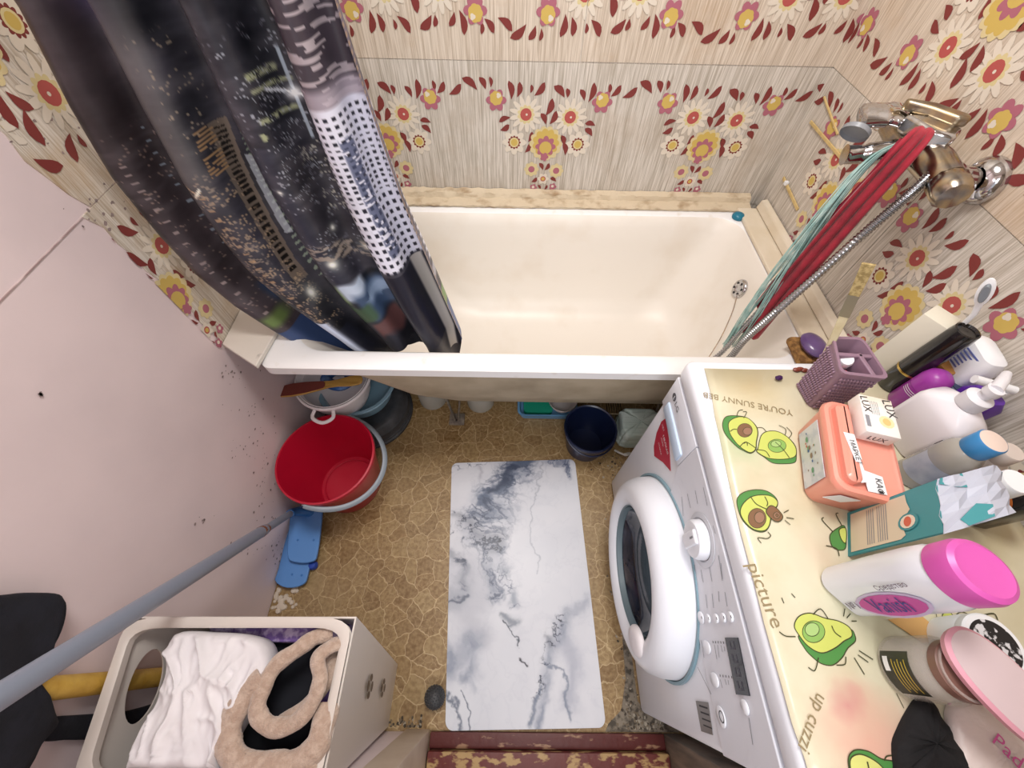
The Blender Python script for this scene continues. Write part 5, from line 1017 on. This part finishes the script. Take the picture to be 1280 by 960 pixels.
# mop with blue folded head
mg = mat('grey_blue_tube', '8890a0', .4); p0, p1 = Vector((.036, -.952, .105)), Vector((.1995, -1.347, .876)); dd = (p1-p0); 
t = thing('flat_mop', (.04, -.96, 0), 'grey tubular mop leaning across the pink wall with folded blue head', 'mop')
G().tube([p0, p0+dd*.26], .0105, mg, 16).build('lower_tube', t); G().tube([p0+dd*.25, p0+dd*1.10], .0142, mg, 18).build('upper_tube', t); G().tube([p0+dd*.235, p0+dd*.275], [.0125, .0150], mat('rusty_joint', '8b5a3c', .6, .3, var=(60, '9aa0a8', .5, .6)), 16).build('joint', t)
G().tube([Vector((.062, -.935, .045)), Vector((.045, -.945, .08)), p0, p0+dd*.03], [.018, .014, .013, .013], blue_pl, 14).build('connector', t)
lb_ = mat('light_blue_plastic', '5b8fd0', .4)
def plate(pts, z_, th_, name, m):
    P = [Z(u, v, z_) for u, v in pts]; P = [Vector((max(p.x, .004), p.y, p.z)) for p in P]; return G().slab(smooth_loop(P, 4), (0, 0, th_), m).build(name, t, bevel=.002)
plate([(368,636),(400,632),(404,640),(398,692),(390,703),(370,703),(361,694),(362,650)], .040, .010, 'upper_plate', lb_)
plate([(364,650),(395,665),(387,715),(380,731),(360,735),(346,727),(349,712)], .018, .010, 'lower_plate', lb_)
G().lathe([(.014, 0), (.014, .010), (.010, .016), (0, .017)], mat('deep_blue', '2447a8', .35), Z(392, 707, .012), seg=24).build('knob', t)
for u, v in ((372, 675), (392, 675), (365, 718), (377, 719)): G().lathe([(.0035, 0), (.003, .0015), (0, .002)], blue_pl, Z(u, v, .0505 if v < 700 else .0285), seg=12).build('rivet', t)
# navy bucket
nx_, ny_ = 1.018, -.655; nb_ = mat('navy_plastic', '131d3c', .35, coat=.1); t = thing('navy_bucket', (nx_, ny_, 0), 'small navy blue bucket on the floor under the bathtub edge', 'bucket')
G().lathe([(0, .004), (.066, .004), (.087, .142), (.092, .146), (.095, .142), (.094, .130), (.089, .128), (.070, .0), (0, .0)][::-1], nb_, (nx_, ny_, .0030), seg=52).build('shell', t)
G().tube([(nx_ + .094*math.cos(math.radians(a_)), ny_ + .094*math.sin(math.radians(a_)), .139 - .03*math.sin(math.radians((a_+160)*1.05))) for a_ in range(-160, 12, 8)], .003, nb_, 8).build('bail_handle', t)
# mint ribbed cloth
mintm = mat('mint_cloth', 'd6ece4', .8, var=(18, 'e2f1ec', .4, .7), bump=((6, 160, 6), .7, .004)); cx_, cy_ = 1.213, -.61
g = G(); loops = []
for z_, s_, pl_ in ((.002, .90, 0), (.012, .98, 0), (.03, 1.0, 1), (.034, .97, 1), (.038, 1.0, 1), (.064, 1.0, 1), (.068, .97, 1), (.072, 1.0, 1), (.100, .99, 1), (.112, .93, .6), (.117, .80, .5), (.115, .55, .5), (.118, .3, .5), (.117, .05, 0)):
    loops.append([Vector((cx_ + .072*s_*(abs(math.cos(a_*.0982))**.35)*math.copysign(1, math.cos(a_*.0982)) + .002*math.sin(a_*.9), cy_ + .060*s_*(abs(math.sin(a_*.0982))**.35)*math.copysign(1, math.sin(a_*.0982)) + .0025*math.sin(a_*.7)*pl_, z_ + .002*math.sin(a_*.5))) for a_ in range(64)])
g.loft(loops, mintm, cap=(True, True)); tag(g.build('folded_cloth'), 'folded pale mint towel on the floor beside the navy bucket', 'towel')
tag(G().tube(smooth_loop([(1.13, -.68, .012), (1.16, -.70, .018), (1.185, -.695, .012), (1.20, -.705, .008)], 5, False), [.004]*6+[.007]*6+[.005]*4, offwhite, 8).build('crumpled_film'), 'scrap of white film on the floor in front of the mint towel', 'film')
# tray under the tub with green inside; bowl; jars; wire rack
t = thing('blue_tray', (.87, -.47, 0), 'shallow light blue tray with green inside under the bathtub', 'tray')
lt = mat('sky_blue_plastic', '6ea3cc', .4)
G().loft([rrect(.772, .985, -.545, -.40, .02, .004), rrect(.765, .992, -.552, -.395, .024, .042), rrect(.760, .997, -.557, -.39, .025, .046), rrect(.768, .989, -.549, -.398, .022, .045), rrect(.776, .981, -.541, -.405, .02, .010)], lt, cap=(True, True)).build('shell', t)
G().loft([rrect(.785, .90, -.533, -.41, .015, .012), rrect(.785, .90, -.533, -.41, .015, .034)], mat('green_plastic', '1f9b7c', .4), cap=(True, True)).build('green_insert', t)
tag(G().lathe([(0, .004), (.035, .005), (.052, .04), (.057, .045), (.058, .040), (.04, .0), (0, 0)][::-1], mat('brown_white_bowl', 'b9b2b0', .3), (.935, -.502, .046), seg=40).build('bowl'), 'small white bowl standing in the blue tray beneath the tub', 'bowl')
cg = mat('cloudy_glass', 'c9c4b8', .15, alpha=.55)
for x_, y_, r_, h_, lab in ((.415, -.46, .055, .10, 'wide cloudy glass jar beneath the tub beside the iron foot'), (.61, -.47, .055, .10, 'cloudy glass jar under the tub between iron foot and tray')):
    jt = thing('storage_jar', (x_, y_, 0), lab, 'jar', 'cloudy glass jars beneath the bathtub'); G().lathe([(r_*.8, .001), (r_, .006), (r_, h_*.8), (r_*.85, h_*.9), (r_*.85, h_)], cg, (x_, y_, .001), seg=36, cap=(True, False)).build('glass_body', jt); G().lathe([(r_*.88, h_-.002), (r_*.9, h_+.008), (0, h_+.010)], mat('beige_jar_lid', 'b09a78', .5), (x_, y_, .001), seg=36).build('lid', jt)
g = G()
for i in range(7): g.tube([(1.095+.009*i, -.58, .004), (1.10+.009*i, -.565, .09), (1.10+.009*i, -.50, .095)], .0018, worn_chrome, 6)
g.tube([(1.09, -.566, .09), (1.165, -.566, .09)], .0022, worn_chrome, 6)
tag(g.build('wire_rack'), 'small wire rack under the tub between navy bucket and mint towel', 'rack')
# crumbs and dirt by threshold and in the wall corner
g = G(); dm = [mat('dirt_dark', '4b4238', .9), mat('dirt_light', 'a39a8a', .9), mat('dirt_mid', '776a58', .9)]; random.seed(9)
for cx2, cy2, sx2, sy2, n_ in ((1.13, -1.478, .05, .012, 110), (1.35, -1.48, .10, .010, 60), (.47, -1.483, .05, .008, 90), (1.075, -1.25, .010, .16, 60), (1.08, -1.46, .02, .02, 40), (1.13, -.74, .04, .02, 50)):
    for _ in range(n_):
        x_, y_ = cx2+random.gauss(0, sx2), max(cy2+random.gauss(0, sy2), -1.489); x_ = max(x_, 1.02) if cx2 > 1 else min(x_, .50); r_ = random.uniform(.0012, .005); m = random.choice(dm)
        g.lathe([(r_, 0), (r_*.8, r_*.4), (0, r_*.55)], m, (x_, y_, .0022), seg=5, rot=random.random()*3, sq=(1, random.uniform(.5, 1)), smooth=False)
tag(g.build('floor_debris', kind='stuff'), 'grey crumbs and dirt scattered beside threshold and machine', 'dirt')
g = G(); random.seed(3)
for _ in range(40):
    p = Z(352+random.gauss(0, 9), 752+random.gauss(0, 7), .005); r_ = random.uniform(.003, .010); g.lathe([(r_, 0), (r_*.8, r_*.6), (0, r_*.8)], mat('white_lint', 'cfc2b2', .9), (max(p.x, .01), p.y, .0022), seg=7, rot=random.random()*3)
tag(g.build('lint_pile', kind='stuff'), 'pale dusty lumps on the floor below the blue mop head', 'lint')

# ================================================================ LAUNDRY BASKET
bp_ = mat('greyish_white_plastic', 'd8d0c9', .35, coat=.1); RZ = .55
tl = [(.030, -1.262), (.448, -1.258), (.446, -1.494), (.062, -1.494)]     # rim corners
bl_ = [(.145, -1.330), (.416, -1.352), (.414, -1.490), (.160, -1.490)]      # foot corners
t = thing('laundry_basket', (.26, -1.40, 0), 'greyish white plastic laundry basket full of clothes at the lower left', 'laundry basket')
def q3(a, z_, r=.14): return rq(a, z_, 5, r)
def inset(a, d): cx2 = sum(p[0] for p in a)/4; cy2 = sum(p[1] for p in a)/4; return [(x - math.copysign(d, x-cx2), y - math.copysign(d, y-cy2)) for x, y in a]
# walls: right, front(near), back are lofted; the left wall has the handle hole
def wallg(i0, i1, hole=None, nseg=14):
    """one side wall between corner i0 and i1 with an oval hole"""
    g = G(); th_ = .003
    A, B, Cc, D = Vector((*bl_[i0], .004)), Vector((*bl_[i1], .004)), Vector((*tl[i1], RZ-.004)), Vector((*tl[i0], RZ-.004))
    n_ = (B-A).cross(D-A).normalized()
    S2 = lambda s_, h: A.lerp(B, s_).lerp(D.lerp(Cc, s_), h)
    if not hole: g.slab([A, B, Cc, D], n_*th_, bp_); return g
    cs, chh, rs, rh = hole; N_ = 32; outer = []; inn = []
    for k_ in range(N_):
        a_ = 2*math.pi*k_/N_; c_, s_ = math.cos(a_), math.sin(a_); m2 = max(abs(c_), abs(s_)); outer.append((min(max(cs + c_/m2*(1-cs if c_ > 0 else cs), 0), 1), min(max(chh + s_/m2*(1-chh if s_ > 0 else chh), 0), 1))); inn.append((cs + rs*c_, chh + rh*s_))
    for off in (Vector(), n_*th_):
        vs = [S2(*p) + off for p in outer] + [S2(*p) + off for p in inn]; g.add(vs, [[k_, (k_+1) % N_, N_+(k_+1) % N_, N_+k_] for k_ in range(N_)], bp_)
    g.add([S2(*p) for p in inn] + [S2(*p) + n_*th_ for p in inn], [[k_, (k_+1) % N_, N_+(k_+1) % N_, N_+k_] for k_ in range(N_)], bp_); return g
wallg(0, 1).build('far_wall', t); wallg(1, 2).build('right_wall', t); wallg(2, 3).build('near_wall', t); wallg(3, 0, (.56, .875, .25, .058)).build('left_wall', t)
G().slab([Vector((*p, .002)) for p in bl_], (0, 0, .004), bp_).build('bottom', t)
ri = inset(tl, .030); ro = inset(tl, -.006)
G().loft([q3(inset(tl, .004), RZ-.012), q3(ro, RZ-.010), q3(ro, RZ+.000), q3(inset(tl, -.002), RZ+.006), q3(inset(tl, .012), RZ+.007), q3(inset(tl, .018), RZ+.003), q3(inset(tl, .018), RZ-.010)], bp_).build('rim', t)
# clover-like perforations seen on the right wall (dark slots with pale edge)
g = G(); A, B, Cc, D = Vector((*bl_[1], .004)), Vector((*bl_[2], .004)), Vector((*tl[2], RZ)), Vector((*tl[1], RZ)); nrm = (B-A).cross(D-A).normalized(); nrm = nrm if nrm.x > 0 else -nrm
for cs, chh in ((.42, .62), (.42, .34)):
    for k_, (dx, dy, rx, ry, an) in enumerate(((0, .035, .05, .020, 0), (.075, 0, .035, .024, 0), (-.075, 0, .035, .024, 0), (0, -.035, .05, .020, 0))):
        pts = [A.lerp(B, cs+dx+rx*math.cos(a_*.6283)).lerp(D.lerp(Cc, cs+dx+rx*math.cos(a_*.6283)), chh+dy+ry*math.sin(a_*.6283)) + nrm*.0042 for a_ in range(10)]; g.poly(pts, mat('slot_shadow', '6b5a48', .8))
g.build('perforations', t)
# clothes filling the basket
random.seed(12)
def heap(name, x0, x1, y0, y1, z0, amp, m, label, cat, seed, base=.40, res=46, fr=26):
    rs = np.random.RandomState(seed); ph = rs.rand(6)*6.28; dr = rs.rand(6)*3.14; f_ = fr*(.6+rs.rand(6)*.9); g = G(); loops = []
    for j in range(res):
        row = []
        for i in range(res):
            a_, b_ = i/(res-1), j/(res-1); e_ = min(a_, 1-a_, b_, 1-b_); x_, y_ = x0+(x1-x0)*a_, y0+(y1-y0)*b_
            r_ = sum(abs(math.sin(f_[k_]*(x_*math.cos(dr[k_])+y_*math.sin(dr[k_])) + ph[k_])) for k_ in range(6))/6; row.append(Vector((x_, y_, z0 + amp*(r_-.5) - (z0-base)*max(0, 1-e_/.08)**2)))
        loops.append(row)
    g.loft(loops, m, closed=False); o = g.build(name, solid=.003, auto=False); tag(o, label, cat, 'garments packed into the laundry basket'); return o
heap('dark_trousers', .098, .425, -1.470, -1.285, .455, .030, mat('navy_knit', '14161f', .9), 'dark navy clothes filling the laundry basket under the others', 'clothes', 3, base=.43)
heap('purple_garment', .14, .432, -1.300, -1.268, .500, .022, mat('purple_print', '7a5fa0', .8, var=((60, 60, 60), 'c9b8da', .45, .6)), 'purple patterned garment along the far side of the laundry basket', 'clothes', 5, base=.44, fr=80)
heap('purple_garment', .395, .434, -1.480, -1.30, .492, .02, MATS['purple_print'], 'purple patterned garment tucked along the right side of the basket', 'clothes', 9, base=.44, fr=80)
# folded white cloth
wc = mat('white_cotton', 'ece9ec', .8, var=(10, 'dfdbe0', .4, .8)); outl = [(208,792),(262,790),(305,794),(325,806),(331,838),(310,870),(292,905),(268,948),(255,985),(150,985),(150,950),(165,915),(185,880),(198,840)]
P = [Z(u, v, .565) for u, v in outl]; P = smooth_loop(P, 5); P = [Vector((max(p.x, .045), max(p.y, -1.470), .0)) for p in P]; cen = sum(P, Vector())/len(P)
from mathutils import noise as MN
g = G(); loops = []; P = [P[i].lerp(P[(i+1) % len(P)], k_/3) for i in range(len(P)) for k_ in range(3)]
prof_ = [(.06, .505), (.01, .515), (0, .530), (.0, .543), (.02, .552), (.05, .557)] + [(.05+.95*i/34, .560+.006*ease(min(1, i/12))) for i in range(1, 35)]
def wr_(x, y):
    q2 = Vector((x*1.0+y*.5, y*.55-x*.3, .3)); r1 = 1-abs(MN.noise(q2*17)*2.1); r2 = 1-abs(MN.noise(q2*38+Vector((3, 5, 1)))*2.1); r3 = 1-abs(MN.noise(Vector((x*60, y*22, 2)))*2)
    return .013*max(r1, 0)**3 + .006*max(r2, 0)**3 + .003*r3 + .006*MN.noise(Vector((x*9, y*9, 4)))
for s_, hh in prof_:
    row = []
    for p in P:
        q2 = p.lerp(cen, min(s_, .995)); row.append(Vector((q2.x, q2.y, hh - .008 + wr_(q2.x, q2.y)*min(1, .2+s_*7))))
    loops.append(row)
g.loft(loops, wc, cap=(True, True)); tag(g.build('white_pillowcase', auto=False), 'folded white cotton cloth lying on top of the laundry basket', 'cloth')
# plush beige belt coiled
pl = mat('beige_plush', 'b59c8b', 1, var=(90, 'c9b3a3', .4, .65), sheen=.5, bump=(300, .8, .004))
pts = [(300,975),(284,925),(290,880),(320,845),(355,815),(385,797),(412,792),(420,800),(400,815),(392,830),(398,850),(392,880),(360,905),(330,905),(318,890),(330,860),(352,830),(375,812)]
def plush(name, uvz, r, label):
    P = smooth_loop([Z(u, v, z_) for u, v, z_ in uvz], 14, False); P = [Vector((min(p.x, .428), max(p.y, -1.462), p.z)) for p in P]; random.seed(1)
    rr = [r*1.28*(1+.06*math.sin(i*.37)+.03*random.random()) for i in range(len(P))]; o = G().tube(P, rr, pl, 16, flat=.75).build('loop', belt); return o
belt = thing('plush_belt', (.35, -1.38, .55), 'coiled beige plush dressing gown belt on top of the laundry basket', 'belt')
plush('plush_belt', [(416,792,.53),(394,797,.54),(372,812,.55),(345,832,.553),(328,862,.556),(322,890,.556),(338,908,.556),(365,905,.558),(388,882,.562),(400,850,.565),(398,822,.560),(418,806,.55),(428,806,.53)], .0105, 'inner loops of beige plush belt in the laundry basket')
plush('plush_belt', [(415,812,.515),(412,845,.535),(385,880,.54),(350,905,.538)], .0095, 'lower strand of beige plush belt beneath the coiled loops')
plush('plush_belt', [(330,846,.552),(305,870,.555),(288,905,.556),(287,935,.555),(305,958,.553),(340,962,.553),(380,948,.553),(410,915,.550),(424,880,.54)], .0150, 'outer thick loop of beige plush belt around the others')
plush('plush_belt', [(305,985,.553),(325,976,.550),(360,972,.550),(395,962,.548),(418,935,.540)], .0130, 'beige plush belt loop at the bottom edge of the photo')

# ================================================================ LEFT WALL: pipes, dark jacket
yp = mat('yellow_paint', 'd7b052', .5, var=(40, 'c59a3e', .4, .7), bump=(60, .6, .004))
t = thing('yellow_pipe', (.045, -1.362, 0), 'vertical pipe painted yellow on the pink wall behind the basket', 'pipe')
G().tube([(.022, -1.362, .003), (.022, -1.362, 1.3)], .0165, yp, 20).build('pipe_run', t)
G().box((.001, -1.383, .30), (.03, -1.341, .32), yp, .003).build('pipe_bracket', t)
jm = mat('black_wool', '16171f', .92, var=(30, '1c1e28', .4, .6), bump=(180, .5, .002))
def wallcloth(name, pts, x_, th_, m, parent):
    P = [X(u, v, x_) for u, v in pts]; P = [Vector((x_, max(p.y, -1.494), p.z)) for p in P]; P = smooth_loop(P, 4); cen = sum(P, Vector())/len(P)
    P0 = [Vector((p.x-th_*.5, p.y, p.z)) for p in P]; loops = [P0, P] + [[p.lerp(cen, s_) + Vector((th_*h_ + .003*math.sin(38*p.y+9*s_), 0, 0)) for p in P] for s_, h_ in ((.06, .35), (.25, .5), (.6, .6), (.97, .6))]
    return G().loft(loops, m, cap=(True, True)).build(name, parent, auto=False)
t = thing('dark_jacket', (.06, -1.40, .6), 'black jacket hanging on the pink wall at the left edge', 'jacket')
wallcloth('body', [(-60,735),(0,744),(40,741),(74,743),(79,756),(70,785),(52,818),(46,824),(50,832),(44,850),(40,872),(48,888),(70,905),(45,935),(30,962),(0,1000),(-80,1020)], .030, .024, jm, t)
wallcloth('sleeve', [(60,899),(110,893),(165,888),(232,872),(262,900),(250,935),(200,925),(130,925),(80,925),(58,925)], .008, .012, jm, t)
lamp = thing('added_ceiling_lamp', (.8, -.66, 2.4), 'unseen round white ceiling lamp added above the tub', 'lamp')  # invented fitting, out of view, to go with the ceiling light
G().lathe([(.10, 0), (.10, .03), (.09, .05)], white_pl, (.8, -.66, 2.348), cap=(True, True)).build('base', lamp)
